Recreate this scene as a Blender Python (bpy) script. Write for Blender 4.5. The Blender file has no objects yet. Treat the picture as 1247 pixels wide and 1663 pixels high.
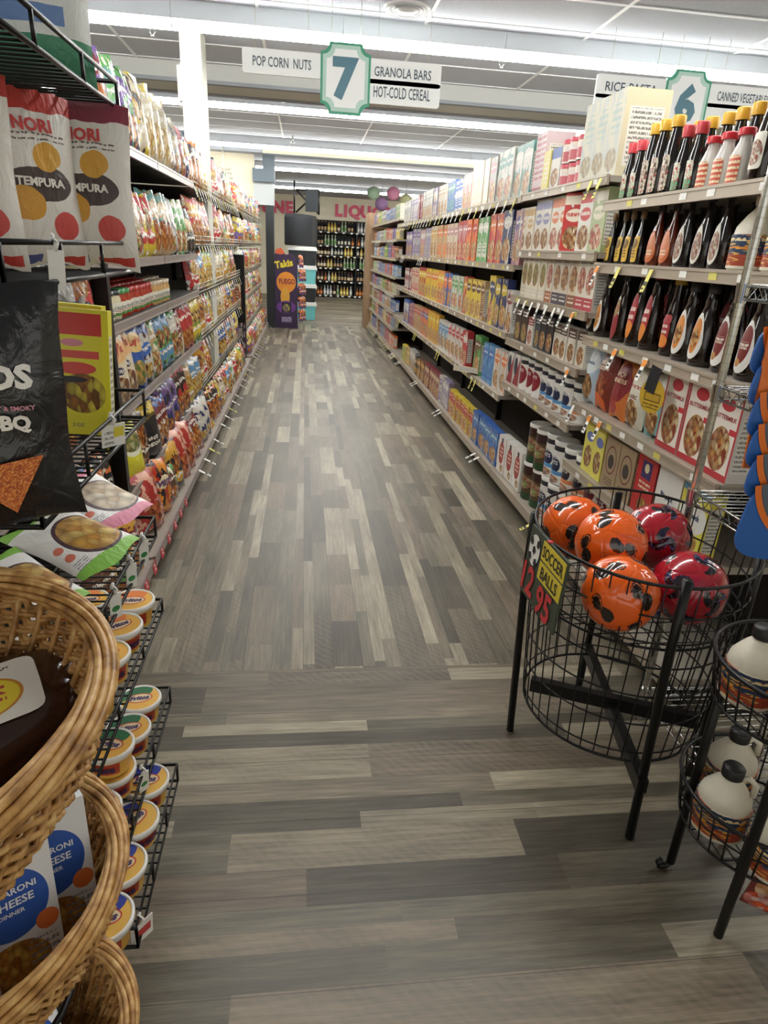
import bpy, bmesh, math, random
from mathutils import Matrix, Vector, Euler
R = math.radians; PI = math.pi
SC = bpy.context.scene; COL = SC.collection
rnd = random.Random(7)

# ------------------------------------------------------------------ camera, world, exposure
H = 1.5
cam_d = bpy.data.cameras.new('camera'); cam = bpy.data.objects.new('camera', cam_d); COL.objects.link(cam)
YAW, PITCH, ROLL, FPX = 0.13248, 0.38298, -0.05463, 1053.2
fw = Vector((math.sin(YAW)*math.cos(PITCH), math.cos(YAW)*math.cos(PITCH), -math.sin(PITCH)))
rt = Vector((math.cos(YAW), -math.sin(YAW), 0)); dn = fw.cross(rt)
cx_ = math.cos(ROLL)*rt + math.sin(ROLL)*dn; cd_ = -math.sin(ROLL)*rt + math.cos(ROLL)*dn
cam.matrix_world = Matrix(((cx_.x, -cd_.x, -fw.x, 0), (cx_.y, -cd_.y, -fw.y, 0), (cx_.z, -cd_.z, -fw.z, H), (0, 0, 0, 1)))
cam_d.sensor_fit = 'HORIZONTAL'; cam_d.sensor_width = 36; cam_d.lens = FPX/1247*36
cam_d.clip_start = 0.02; cam_d.clip_end = 200
SC.camera = cam
w = bpy.data.worlds.new('world'); SC.world = w; w.use_nodes = True
w.node_tree.nodes['Background'].inputs[0].default_value = (1.0, 0.98, 0.90, 1)
w.node_tree.nodes['Background'].inputs[1].default_value = 0.72
SC.view_settings.view_transform = 'Standard'; SC.view_settings.look = 'None'
SC.view_settings.gamma = 1; SC.view_settings.use_curve_mapping = False
SC.view_settings.exposure = 0.76
TUBE = 24.0          # strength of the fluorescent tubes

# ------------------------------------------------------------------ helpers
def hx(h):
    if not isinstance(h, str): return (*h[:3], 1)
    h = h.lstrip('#'); c = [int(h[i:i+2], 16)/255 for i in (0, 2, 4)]
    return (*[x/12.92 if x <= .04045 else ((x+.055)/1.055)**2.4 for x in c], 1)
MC = {}
def mat(name, col, rough=.5, metal=0, bump=0, bscale=60, emit=0, coat=0, alpha=1, trans=0, var=0):
    if name in MC: return MC[name]
    m = bpy.data.materials.new(name); MC[name] = m; m.use_nodes = True
    nt = m.node_tree; b = nt.nodes['Principled BSDF']
    b.inputs['Base Color'].default_value = hx(col); b.inputs['Roughness'].default_value = rough
    b.inputs['Metallic'].default_value = metal; b.inputs['Coat Weight'].default_value = coat
    b.inputs['Transmission Weight'].default_value = trans; b.inputs['Alpha'].default_value = alpha
    if emit:
        b.inputs['Emission Color'].default_value = hx(col); b.inputs['Emission Strength'].default_value = emit
    tc = nt.nodes.new('ShaderNodeTexCoord')
    n = nt.nodes.new('ShaderNodeTexNoise'); n.inputs['Scale'].default_value = bscale; n.inputs['Detail'].default_value = 4
    nt.links.new(tc.outputs['Object'], n.inputs['Vector'])
    if bump:
        bp = nt.nodes.new('ShaderNodeBump'); bp.inputs['Strength'].default_value = bump; bp.inputs['Distance'].default_value = .004
        nt.links.new(n.outputs[0], bp.inputs['Height']); nt.links.new(bp.outputs[0], b.inputs['Normal'])
    if var:
        r = nt.nodes.new('ShaderNodeMixRGB'); r.blend_type = 'MULTIPLY'
        r.inputs[1].default_value = hx(col); r.inputs[0].default_value = var
        nt.links.new(n.outputs[0], r.inputs[2]); nt.links.new(r.outputs[0], b.inputs['Base Color'])
    return m
class NT:
    def __init__(s, nt): s.nt = nt
    def n(s, t, **k):
        x = s.nt.nodes.new(t)
        for a, b in k.items(): setattr(x, a, b)
        return x
    def set(s, sock, v):
        if isinstance(v, bpy.types.NodeSocket): s.nt.links.new(v, sock)
        else: sock.default_value = v
    def math(s, op, a, b=0.0, c=None):
        x = s.n('ShaderNodeMath', operation=op); s.set(x.inputs[0], a); s.set(x.inputs[1], b)
        if c is not None: s.set(x.inputs[2], c)
        return x.outputs[0]
    def mix(s, f, a, b, bt='MIX'):
        x = s.n('ShaderNodeMixRGB', blend_type=bt); s.set(x.inputs[0], f); s.set(x.inputs[1], a); s.set(x.inputs[2], b); return x.outputs[0]
    def mapping(s, v, loc=(0, 0, 0), sc=(1, 1, 1), rot=(0, 0, 0), vt='POINT'):
        x = s.n('ShaderNodeMapping', vector_type=vt); s.set(x.inputs['Vector'], v)
        x.inputs['Location'].default_value = loc; x.inputs['Scale'].default_value = sc; x.inputs['Rotation'].default_value = rot
        return x.outputs[0]
    def ramp(s, f, stops, const=False):
        x = s.n('ShaderNodeValToRGB'); s.set(x.inputs[0], f); e = x.color_ramp.elements
        if const: x.color_ramp.interpolation = 'CONSTANT'
        while len(e) < len(stops): e.new(.5)
        for i, (p, c) in enumerate(stops): e[i].position = p; e[i].color = hx(c)
        return x.outputs[0]
def art(name, base, feats=(), rough=.45, bump=0, coat=0, wob=0.0, metal=0):
    """printed packaging: feats are drawn in order in the front's 0..1 UV square"""
    if name in MC: return MC[name]
    m = bpy.data.materials.new(name); MC[name] = m; m.use_nodes = True
    t = NT(m.node_tree); b = m.node_tree.nodes['Principled BSDF']
    uv = t.n('ShaderNodeTexCoord').outputs['UV']
    if wob:
        nz = t.n('ShaderNodeTexNoise'); t.set(nz.inputs['Vector'], uv); nz.inputs['Scale'].default_value = 4
        va = t.n('ShaderNodeVectorMath', operation='MULTIPLY_ADD'); t.set(va.inputs[0], nz.outputs['Color'])
        va.inputs[1].default_value = (wob, wob, 0); t.set(va.inputs[2], uv); uvw = va.outputs[0]
        uvw = t.mapping(uvw, loc=(-wob/2, -wob/2, 0))
    else: uvw = uv
    sp = t.n('ShaderNodeSeparateXYZ'); t.set(sp.inputs[0], uvw); U, V = sp.outputs[0], sp.outputs[1]
    col = hx(base)
    for f in feats:
        k = f[0]
        if k == 'band':      # v0 v1 col
            msk = t.math('COMPARE', V, (f[1]+f[2])/2, (f[2]-f[1])/2); c = hx(f[3])
        elif k == 'rect':    # u0 u1 v0 v1 col
            msk = t.math('MULTIPLY', t.math('COMPARE', U, (f[1]+f[2])/2, (f[2]-f[1])/2), t.math('COMPARE', V, (f[3]+f[4])/2, (f[4]-f[3])/2)); c = hx(f[5])
        elif k == 'diag':    # slope offset col : v < offset + slope*u
            msk = t.math('LESS_THAN', V, t.math('MULTIPLY_ADD', U, f[1], f[2])); c = hx(f[3])
        elif k in ('disc', 'food'):    # u v ru rv col(s)
            mp = t.mapping(uvw, loc=(-f[1]/f[3], -f[2]/f[4], 0), sc=(1/f[3], 1/f[4], 0))
            l = t.n('ShaderNodeVectorMath', operation='LENGTH'); t.set(l.inputs[0], mp)
            msk = t.math('LESS_THAN', l.outputs['Value'], 1.0)
            if k == 'disc': c = hx(f[5])
            else:
                vo = t.n('ShaderNodeTexVoronoi'); t.set(vo.inputs['Vector'], t.mapping(uv, sc=(1, 1.4, 1))); vo.inputs['Scale'].default_value = f[8] if len(f) > 8 else 9
                sx = t.n('ShaderNodeSeparateColor'); t.set(sx.inputs[0], vo.outputs['Color'])
                c = t.ramp(sx.outputs[0], [(0, f[5]), (.5, f[6]), (.9, f[7])])
                c = t.mix(t.math('MULTIPLY', vo.outputs['Distance'], .7), c, hx('#3a2214'))
        elif k == 'lines':   # u0 u1 v0 v1 nrows col : unreadably small print
            ins = t.math('MULTIPLY', t.math('COMPARE', U, (f[1]+f[2])/2, (f[2]-f[1])/2), t.math('COMPARE', V, (f[3]+f[4])/2, (f[4]-f[3])/2))
            fr = t.math('FRACT', t.math('MULTIPLY', V, f[5]/(f[4]-f[3])))
            row = t.math('GREATER_THAN', fr, .48)
            nz = t.n('ShaderNodeTexNoise'); nz.inputs['Scale'].default_value = 1; nz.inputs['Detail'].default_value = 1
            t.set(nz.inputs['Vector'], t.mapping(uv, sc=(38, f[5]/(f[4]-f[3])*1.3, 1)))
            msk = t.math('MULTIPLY', t.math('MULTIPLY', ins, row), t.math('GREATER_THAN', nz.outputs[0], .45)); c = hx(f[6])
        elif k == 'blobs':   # scale thr col
            nz = t.n('ShaderNodeTexNoise'); nz.inputs['Scale'].default_value = f[1]; nz.inputs['Detail'].default_value = 2
            t.set(nz.inputs['Vector'], t.mapping(uv, loc=(f[4] if len(f) > 4 else 0, 0, 0)))
            msk = t.math('GREATER_THAN', nz.outputs[0], f[2]); c = hx(f[3])
        col = t.mix(msk, col, c)
    t.set(b.inputs['Base Color'], col); b.inputs['Roughness'].default_value = rough; b.inputs['Coat Weight'].default_value = coat
    b.inputs['Coat Roughness'].default_value = .15; b.inputs['Metallic'].default_value = metal
    if bump:
        nz = t.n('ShaderNodeTexNoise'); nz.inputs['Scale'].default_value = 7; nz.inputs['Detail'].default_value = 3; nz.inputs['Distortion'].default_value = 1.5
        t.set(nz.inputs['Vector'], t.mapping(uv, sc=(1, .7, 1)))
        bp = t.n('ShaderNodeBump'); bp.inputs['Strength'].default_value = bump; bp.inputs['Distance'].default_value = .012
        t.set(bp.inputs['Height'], nz.outputs[0]); t.set(b.inputs['Normal'], bp.outputs[0])
    return m

TXT = {}
def text_mesh(s, bold=.012, shear=0):
    k = (s, bold, shear)
    if k in TXT: return TXT[k]
    c = bpy.data.curves.new('lettering', 'FONT'); c.body = s; c.size = 1; c.align_x = 'CENTER'; c.align_y = 'CENTER'
    c.offset = bold; c.shear = shear; c.resolution_u = 2
    o = bpy.data.objects.new('lettering', c); COL.objects.link(o)
    dg = bpy.context.evaluated_depsgraph_get(); me = bpy.data.meshes.new_from_object(o.evaluated_get(dg))
    vs = [(v.co.x, v.co.y) for v in me.vertices]; fs = [tuple(p.vertices) for p in me.polygons]
    bpy.data.objects.remove(o); bpy.data.curves.remove(c); bpy.data.meshes.remove(me)
    xs = [a[0] for a in vs]; ys = [a[1] for a in vs]; cx, cy = (min(xs)+max(xs))/2, (min(ys)+max(ys))/2
    vs = [(a-cx, b-cy) for a, b in vs]; TXT[k] = (vs, fs, max(xs)-min(xs), max(ys)-min(ys)); return TXT[k]

class G:
    def __init__(s): s.v = []; s.f = []; s.m = []; s.uv = []; s.s = []
    def add(s, vs, fs, m=0, uvs=None, sm=False):
        o = len(s.v); s.v += [tuple(a) for a in vs]
        for i, f in enumerate(fs):
            s.f.append(tuple(a+o for a in f)); s.m.append(m if not isinstance(m, (list, tuple)) else m[i]); s.s.append(sm)
            s.uv.append([uvs[a] for a in f] if uvs and len(uvs) == len(vs) else (uvs[i] if uvs else None))
        return s
    def box(s, x0, x1, y0, y1, z0, z1, m=0, front=None, side=None, M=None, topm=None):
        vs = [(x, y, z) for z in (z0, z1) for y in (y0, y1) for x in (x0, x1)]
        fs = [(0, 1, 5, 4), (1, 3, 7, 5), (3, 2, 6, 7), (2, 0, 4, 6), (4, 5, 7, 6), (2, 3, 1, 0)]
        q = [(0, 0), (1, 0), (1, 1), (0, 1)]
        ms = [m if front is None else front, m if side is None else side, m if front is None else front, m if side is None else side, m if topm is None else topm, m]
        if M is not None: vs = [M @ Vector(a) for a in vs]
        return s.add(vs, fs, ms, [q]*6)
    def tube(s, pts, r, n=6, m=0, closed=False, sm=True, cap=True):
        pts = [Vector(p) for p in pts]; N = len(pts); rings = []; up = None
        for i, p in enumerate(pts):
            if closed: d = pts[(i+1) % N]-pts[i-1]
            else: d = pts[min(i+1, N-1)]-pts[max(i-1, 0)]
            d.normalize()
            if up is None: up = Vector((0, 0, 1)) if abs(d.z) < .9 else Vector((1, 0, 0))
            a = d.cross(up)
            if a.length < 1e-4: a = d.orthogonal()
            a.normalize(); b = a.cross(d).normalized(); up = b
            rr = r[i] if isinstance(r, (list, tuple)) else r
            rings.append([p+rr*(math.cos(t)*a+math.sin(t)*b) for t in [2*PI*k/n for k in range(n)]])
        vs = [v for q in rings for v in q]; fs = []
        for i in range(N if closed else N-1):
            j = (i+1) % N
            for k in range(n): fs.append((i*n+k, j*n+k, j*n+(k+1) % n, i*n+(k+1) % n))
        if not closed and cap: fs += [tuple(range(n)), tuple((N-1)*n+k for k in reversed(range(n)))]
        return s.add(vs, fs, m, None, sm)
    def ring(s, c, r, wr, n=40, k=6, m=0, nrm=None):
        q = Vector((0, 0, 1)).rotation_difference(Vector(nrm)).to_matrix() if nrm else Matrix.Identity(3)
        return s.tube([Vector(c)+q @ Vector((r*math.cos(a), r*math.sin(a), 0)) for a in [2*PI*i/n for i in range(n)]], wr, k, m, True)
    def lathe(s, prof, n=20, m=0, sx=1, sy=1, c=(0, 0, 0), sm=True, mats=None):
        """prof: (r, z) bottom to top; UV u=.5 faces -y"""
        vs = []; uvs = []; fs = []; ms = []; z0, z1 = prof[0][1], prof[-1][1]; N = n+1
        for r, z in prof:
            for k in range(N):
                a = 2*PI*k/n + PI/2
                vs.append((c[0]+r*sx*math.cos(a), c[1]+r*sy*math.sin(a), c[2]+z)); uvs.append((k/n, (z-z0)/max(1e-6, z1-z0)))
        for i in range(len(prof)-1):
            for k in range(n):
                fs.append((i*N+k, i*N+k+1, (i+1)*N+k+1, (i+1)*N+k)); ms.append(mats[i] if mats else m)
        s.add(vs, fs, ms, uvs, sm)
        for i, rev in ((0, True), (len(prof)-1, False)):
            if prof[i][0] > 1e-4:
                r, z = prof[i]; ring = [(c[0]+r*sx*math.cos(2*PI*k/n), c[1]+r*sy*math.sin(2*PI*k/n), c[2]+z) for k in range(n)]
                u2 = [(.5+.5*math.cos(2*PI*k/n), .5+.5*math.sin(2*PI*k/n)) for k in range(n)]
                idx = list(range(n)); s.add(ring, [tuple(reversed(idx)) if rev else tuple(idx)], mats[min(i, len(mats)-1)] if mats else m, u2)
        return s
    def text(s, t, cx, cz, h, m, fn=None, y=0, bold=.012, shear=0, maxw=None, rot=0):
        """lettering on the front (-y). fn(x,z) gives surface y"""
        vs, fs, W, Ht = text_mesh(t, bold, shear); k = h/Ht; kx = k
        if maxw and W*k > maxw: kx = maxw/W
        cr, sr = math.cos(rot), math.sin(rot); out = []
        for a, b in vs:
            a *= kx; b *= k; x = cx+a*cr-b*sr; z = cz+a*sr+b*cr
            out.append((x, (fn(x, z) if fn else y)-.0012, z))
        return s.add(out, fs, m)
    def patch(s, fn, cx, cz, rx, rz, m, n=20, rings=4, off=.0008, shape=None):
        vs = []; uvs = []; fs = []
        for i in range(rings+1):
            q = i/rings
            for k in range(n):
                a = 2*PI*k/n; ca, sa = math.cos(a), math.sin(a)
                if shape == 'rect':
                    e = .25; ca = math.copysign(abs(ca)**e, ca); sa = math.copysign(abs(sa)**e, sa)
                if shape == 'drop': ca *= (1-.35*sa)
                x = cx+rx*q*ca; z = cz+rz*q*sa
                vs.append((x, fn(x, z)-off, z)); uvs.append((.5+.5*q*ca, .5+.5*q*sa))
        for i in range(rings):
            for k in range(n): fs.append((i*n+k, i*n+(k+1) % n, (i+1)*n+(k+1) % n, (i+1)*n+k)[::-1])
        return s.add(vs, fs, m, uvs, True)
    def mesh(s, name, mats):
        me = bpy.data.meshes.new(name); me.from_pydata(s.v, [], s.f)
        for m in mats: me.materials.append(m)
        ul = me.uv_layers.new(name='UVMap')
        for p, mi, u, sm in zip(me.polygons, s.m, s.uv, s.s):
            p.material_index = mi; p.use_smooth = sm
            if u:
                for li, c in zip(p.loop_indices, u): ul.data[li].uv = c
        me.update(); return me
    def obj(s, name, mats, parent=None, loc=(0, 0, 0), rot=(0, 0, 0)):
        if not isinstance(mats, (list, tuple)): mats = [mats]
        return inst(name, s.mesh(name, mats), parent, loc, rot)
def inst(name, me, parent=None, loc=(0, 0, 0), rot=(0, 0, 0)):
    o = bpy.data.objects.new(name, me); COL.objects.link(o); o.location = loc; o.rotation_euler = rot
    if parent: o.parent = parent
    return o
LAB = {}
def tag(o, label, cat, group=None, kind=None):
    nw = len(label.split())
    if nw > 16 or nw < 4: print('LABELLEN', nw, label)
    if label in LAB and LAB[label] != group: print('DUPLABEL', label)
    LAB[label] = group
    o['label'] = label; o['category'] = cat
    if group: o['group'] = group
    if kind: o['kind'] = kind
    return o
def thing(name, label, cat, loc=(0, 0, 0), rot=(0, 0, 0), group=None):
    return tag(inst(name, None, None, loc, rot), label, cat, group)
def struct(o): o['kind'] = 'structure'; return o
def copy_tree(o, parent=None):
    c = o.copy(); COL.objects.link(c); c.parent = parent
    for ch in KIDS.get(o.name, []): copy_tree(ch, c)
    return c
KIDS = {}
def reg(root):
    for o in COL.objects:
        if o.parent is not None: KIDS.setdefault(o.parent.name, [])
    for o in list(COL.objects):
        if o.parent == root and o not in KIDS.setdefault(root.name, []): KIDS[root.name].append(o)
    return root

# ------------------------------------------------------------------ common materials
M_black = mat('black_metal', '#141313', .38, .3)
M_blackm = mat('black_matte', '#121214', .7)
M_chrome = mat('chrome', '#c9c9c6', .16, 1, bump=.02)
M_lip = mat('shelf_lip', '#b5a794', .42, .15, var=.25, bscale=9)
M_lipl = mat('grey_lip', '#aca19b', .4, .3, var=.3, bscale=20)
M_shelf = mat('shelf_steel', '#a49b8e', .5, .1)
M_dkshelf = mat('dark_shelf', '#33302d', .6)
M_white = mat('white_plastic', '#eceae4', .4)
M_paper = mat('white_paper', '#efeee8', .7)
M_tagy = mat('tag_yellow', '#d9cf6a', .6)
M_tago = mat('tag_orange', '#e58a2b', .6)
M_ink = mat('ink', '#232326', .6)
M_red = mat('red_ink', '#c8242c', .45)
M_wire = mat('pale_wire', '#b9b5a4', .35, .7)

# ------------------------------------------------------------------ floor
def plank_mat(name, along, w0, lmin, lmax, seed):
    m = bpy.data.materials.new(name); m.use_nodes = True; t = NT(m.node_tree); b = m.node_tree.nodes['Principled BSDF']
    oc = t.n('ShaderNodeTexCoord').outputs['Object']; sp = t.n('ShaderNodeSeparateXYZ'); t.set(sp.inputs[0], oc)
    X, Y = (sp.outputs[0], sp.outputs[1]) if along == 'y' else (sp.outputs[1], sp.outputs[0])
    # gently varying strip widths
    xs = t.math('ADD', X, t.math('MULTIPLY', t.math('SINE', t.math('MULTIPLY', X, 2*PI/(w0*4.3))), w0*.42))
    q = t.math('DIVIDE', xs, w0); i = t.math('FLOOR', q)
    def wn(a, b_=0.0):
        c = t.n('ShaderNodeCombineXYZ'); t.set(c.inputs[0], a); t.set(c.inputs[1], b_); c.inputs[2].default_value = seed
        x = t.n('ShaderNodeTexWhiteNoise', noise_dimensions='3D'); t.set(x.inputs['Vector'], c.outputs[0]); return x.outputs['Value']
    L = t.math('MULTIPLY_ADD', wn(i), lmax-lmin, lmin); off = t.math('MULTIPLY', wn(i, 7.3), 5)
    p = t.math('DIVIDE', t.math('ADD', Y, off), L); j = t.math('FLOOR', p)
    v = wn(i, j)
    col = t.ramp(v, [(0, '#625a4d'), (.18, '#776e5e'), (.42, '#8d8471'), (.6, '#877765'), (.78, '#a89d87'), (1, '#c6baa1')])
    # grain stretched along the plank
    mp = t.mapping(oc, sc=(90, 5, 1) if along == 'y' else (5, 90, 1))
    va = t.n('ShaderNodeVectorMath', operation='ADD'); t.set(va.inputs[0], mp)
    cb = t.n('ShaderNodeCombineXYZ'); t.set(cb.inputs[2], t.math('MULTIPLY', v, 30)); t.set(va.inputs[1], cb.outputs[0])
    g = t.n('ShaderNodeTexNoise'); t.set(g.inputs['Vector'], va.outputs[0]); g.inputs['Scale'].default_value = 1; g.inputs['Detail'].default_value = 6; g.inputs['Roughness'].default_value = .7
    gr = t.ramp(g.outputs[0], [(.3, '#8a8a8a'), (.5, '#d0d0d0'), (.68, '#ffffff')])
    col = t.mix(.75, col, gr, 'MULTIPLY')
    g2 = t.n('ShaderNodeTexNoise'); g2.inputs['Scale'].default_value = 1; g2.inputs['Detail'].default_value = 3
    t.set(g2.inputs['Vector'], t.mapping(va.outputs[0], sc=(.12, .5, 1) if along == 'y' else (.5, .12, 1)))
    col = t.mix(.5, col, t.ramp(g2.outputs[0], [(.35, '#a8a8a8'), (.65, '#ffffff')]), 'MULTIPLY')
    # saw marks on some strips
    wv = t.n('ShaderNodeTexWave', wave_type='BANDS', bands_direction='DIAGONAL'); wv.inputs['Scale'].default_value = 16; wv.inputs['Distortion'].default_value = 5
    t.set(wv.inputs['Vector'], oc)
    saw = t.math('MULTIPLY', t.math('GREATER_THAN', wn(i, t.math('ADD', j, 51.)), .8), t.math('MULTIPLY', wv.outputs[1], .14))
    col = t.mix(saw, col, hx('#a58f7c'))
    # edges between strips and plank seams
    ex = t.math('ABSOLUTE', t.math('SUBTRACT', t.math('FRACT', q), .5)); ey = t.math('ABSOLUTE', t.math('SUBTRACT', t.math('FRACT', p), .5))
    e1 = t.math('GREATER_THAN', ex, .492); e2 = t.math('GREATER_THAN', t.math('MULTIPLY', t.math('SUBTRACT', .5, ey), L), .0012)
    col = t.mix(t.math('MULTIPLY', e1, .35), col, hx('#35302c'))
    seam = t.math('GREATER_THAN', t.math('ABSOLUTE', t.math('SUBTRACT', t.math('FRACT', t.math('DIVIDE', X, .23)), .5)), .495)
    col = t.mix(t.math('MULTIPLY', seam, .6), col, hx('#26211e'))
    t.set(b.inputs['Base Color'], col)
    t.set(b.inputs['Roughness'], t.math('MULTIPLY_ADD', g.outputs[0], .25, .30)); b.inputs['Specular IOR Level'].default_value = .45
    bp = t.n('ShaderNodeBump'); bp.inputs['Strength'].default_value = .12; bp.inputs['Distance'].default_value = .002
    t.set(bp.inputs['Height'], g.outputs[0]); t.set(b.inputs['Normal'], bp.outputs[0])
    return m
FA = plank_mat('floor_planks_along', 'y', .068, .3, 1.0, 1.7); FB = plank_mat('floor_planks_across', 'x', .082, .5, 1.5, 4.1)
g = G()
for (ya, yb, mi) in ((-3, 2.09, 1), (2.09, 13.9, 0), (13.9, 24, 1)):
    g.add([(-7, ya, 0), (8, ya, 0), (8, yb, 0), (-7, yb, 0)], [(0, 1, 2, 3)], mi)
struct(g.obj('floor', [FA, FB]))

# ------------------------------------------------------------------ walls, ceiling, beams
M_cream = mat('cream_paint', '#efe7cf', .75, bump=.05, bscale=40)
M_creamb = mat('beam_paint', '#c6c6c2', .8)
CZ = 3.06
def ceil_mat():
    m = bpy.data.materials.new('ceiling_tiles'); m.use_nodes = True; t = NT(m.node_tree); b = m.node_tree.nodes['Principled BSDF']
    oc = t.n('ShaderNodeTexCoord').outputs['Object']
    n = t.n('ShaderNodeTexNoise'); n.inputs['Scale'].default_value = 160; n.inputs['Detail'].default_value = 3; t.set(n.inputs['Vector'], oc)
    t.set(b.inputs['Base Color'], t.ramp(n.outputs[0], [(.3, '#b4b8c2'), (.6, '#c4c8d2')])); b.inputs['Roughness'].default_value = .9
    return m
g = G(); g.box(-7, 8, -3, 13.0, CZ, CZ+.1); g.box(-7, 8, 13.0, 23, 2.97, 3.16); struct(g.obj('ceiling', ceil_mat()))
M_grid = mat('grid_white', '#f1f2f4', .5)
g = G()
y = -2.4+.03
while y < 13:
    if not (7.4 < y < 8.1): g.box(-7, 8, y-.012, y+.012, CZ-.006, CZ+.001)
    y += .61*2 if y > 30 else .61
x = -6.5+.05
while x < 8:
    g.box(x-.012, x+.012, -3, 13, CZ-.007, CZ+.001); x += 1.22
struct(g.obj('trim_1', M_grid))
g = G(); g.box(-7, 8, 7.45, 7.95, 2.90, CZ); g.box(-7, 8, 7.40, 7.47, 2.885, 2.915, 1); g.box(-7, 8, 7.93, 8.0, 2.885, 2.915, 1)
struct(g.obj('trim_2', [M_creamb, mat('beam_edge', '#8e9299', .6)]))
g = G(); g.box(-.74, 8, 12.95, 13.1, 2.955, 3.16); g.box(-.74, 8, 12.93, 13.12, 2.94, 2.96, 1); struct(g.obj('trim_3', [M_cream, mat('header_edge', '#6f747b', .6)]))
g = G(); g.box(-7, 8, 22.7, 22.8, 0, 3.1); struct(g.obj('wall_back', M_cream))
g = G(); g.box(-7.1, -7, -3, 22.8, 0, 3.2); struct(g.obj('wall_left', M_cream))
g = G(); g.box(8, 8.1, -3, 22.8, 0, 3.2); struct(g.obj('wall_right', M_cream))
# partition left of the drinks alcove with its stepped dark edge and pillar
g = G(); g.box(-7, -.92, 13.3, 13.45, 0, 2.97); struct(g.obj('wall_partition', M_cream))
M_step = mat('slate_paint', '#5f6a73', .7)
g = G(); g.box(-.93, -.55, 13.02, 13.45, 2.52, 2.73); g.box(-.75, -.55, 13.02, 13.45, 2.73, 2.94); struct(g.obj('trim_4', M_step))
g = G(); g.box(-.92, -.565, 13.1, 13.45, 2.15, 2.52); struct(g.obj('trim_5', mat('panel_white', '#a9adae', .5)))
g = G(); g.box(-.72, -.575, 13.12, 13.4, 0, 2.15); struct(g.obj('trim_6', mat('pillar_black', '#1b1e22', .5)))
g = G(); g.box(-7, 8, -3.1, -3, 0, 1.0); struct(g.obj('wall_front', M_cream))
# white square column
g = G(); g.box(-1.0, -.835, 6.32, 6.62, 0, CZ); g.box(-1.035, -1.0, 6.34, 6.42, 2.55, 2.8)
struct(g.obj('trim_7', mat('column_paint', '#c4c4ba', .6)))

# ------------------------------------------------------------------ fluorescent strips
M_tube = mat('tube_light', '#fdfdf8', .5, emit=TUBE)
M_house = mat('housing', '#c9ced4', .4)
gl = G(); gl.box(-.605, .605, -.055, .055, -.045, .0); tube_me = gl.mesh('lens', [M_tube])
gh = G(); gh.box(-.61, .61, -.07, .07, 0, .11); gh.box(-.612, -.606, -.06, .06, -.05, .0); gh.box(.606, .612, -.06, .06, -.05, .0); house_me = gh.mesh('housing', [M_house])
rown = 0
ROWS = [(2.6, CZ-.11, 'foremost'), (5.78, CZ-.11, 'first'), (8.68, CZ-.11, 'second'), (11.9, CZ-.11, 'third'), (14.25, 2.975-.1, 'fourth'), (18.55, 2.975-.1, 'fifth')]
for yy, zz, nm in ROWS:
    x0 = -2.05 if yy < 9 else -2.05
    k = 0
    xx = x0 - 1.22*3 if yy < 8 else x0-1.22*2
    while xx < 6.5:
        if not (yy > 13 and xx < -.9):
            xo = xx+(.0 if yy != 8.68 else .03)
            o = thing('fluorescent_light', 'white strip light in the %s ceiling row back' % nm if False else 'glowing white ceiling strip light in the %s row from the camera' % nm, 'ceiling light', (xo+.48, yy, zz), group='strip lights in the %s ceiling row' % nm)
            inst('housing', house_me, o); inst('tube_lens', tube_me, o)
        xx += 1.222

# ------------------------------------------------------------------ ceiling bits
vt = thing('air_diffuser', 'round white air diffuser set in the ceiling near the frame top', 'vent', (.69, 5.42, CZ))
g = G(); g.lathe([(.0, -.03), (.06, -.03), (.075, -.012), (.16, -.012), (.165, 0)][::-1][::-1], 28); g.obj('face_plate', mat('vent_white', '#dfe0e2', .5), vt)
g = G(); [g.ring((0, 0, -.018), r, .004, 28, 5) for r in (.09, .12, .15)]; g.obj('louvre_ring', mat('vent_ring', '#c4c5c8', .5), vt)
for (x, y, lb) in ((-1.15, 6.05, 'chrome sprinkler head below the ceiling by the left column'), (1.56, 6.05, 'chrome sprinkler head right of the big number seven sign'),
                   (-.25, 8.45, 'small sprinkler head behind the popcorn sign'), (-.2, 11.5, 'small sprinkler head in front of the third light row')):
    o = thing('sprinkler_head', lb, 'sprinkler', (x, y, CZ))
    g = G(); g.tube([(0, 0, 0), (0, 0, -.09)], .012, 8); g.lathe([(.03, -.09), (.032, -.095), (.0, -.1)][::-1], 12); g.obj('body', M_chrome, o)
    g = G(); g.tube([(-.012, 0, -.1), (-.02, 0, -.125), (0, 0, -.15), (.02, 0, -.125), (.012, 0, -.1)], .003, 5); g.lathe([(.0, -.155), (.022, -.152), (.0, -.15)], 12); g.obj('deflector', M_chrome, o)

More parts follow.
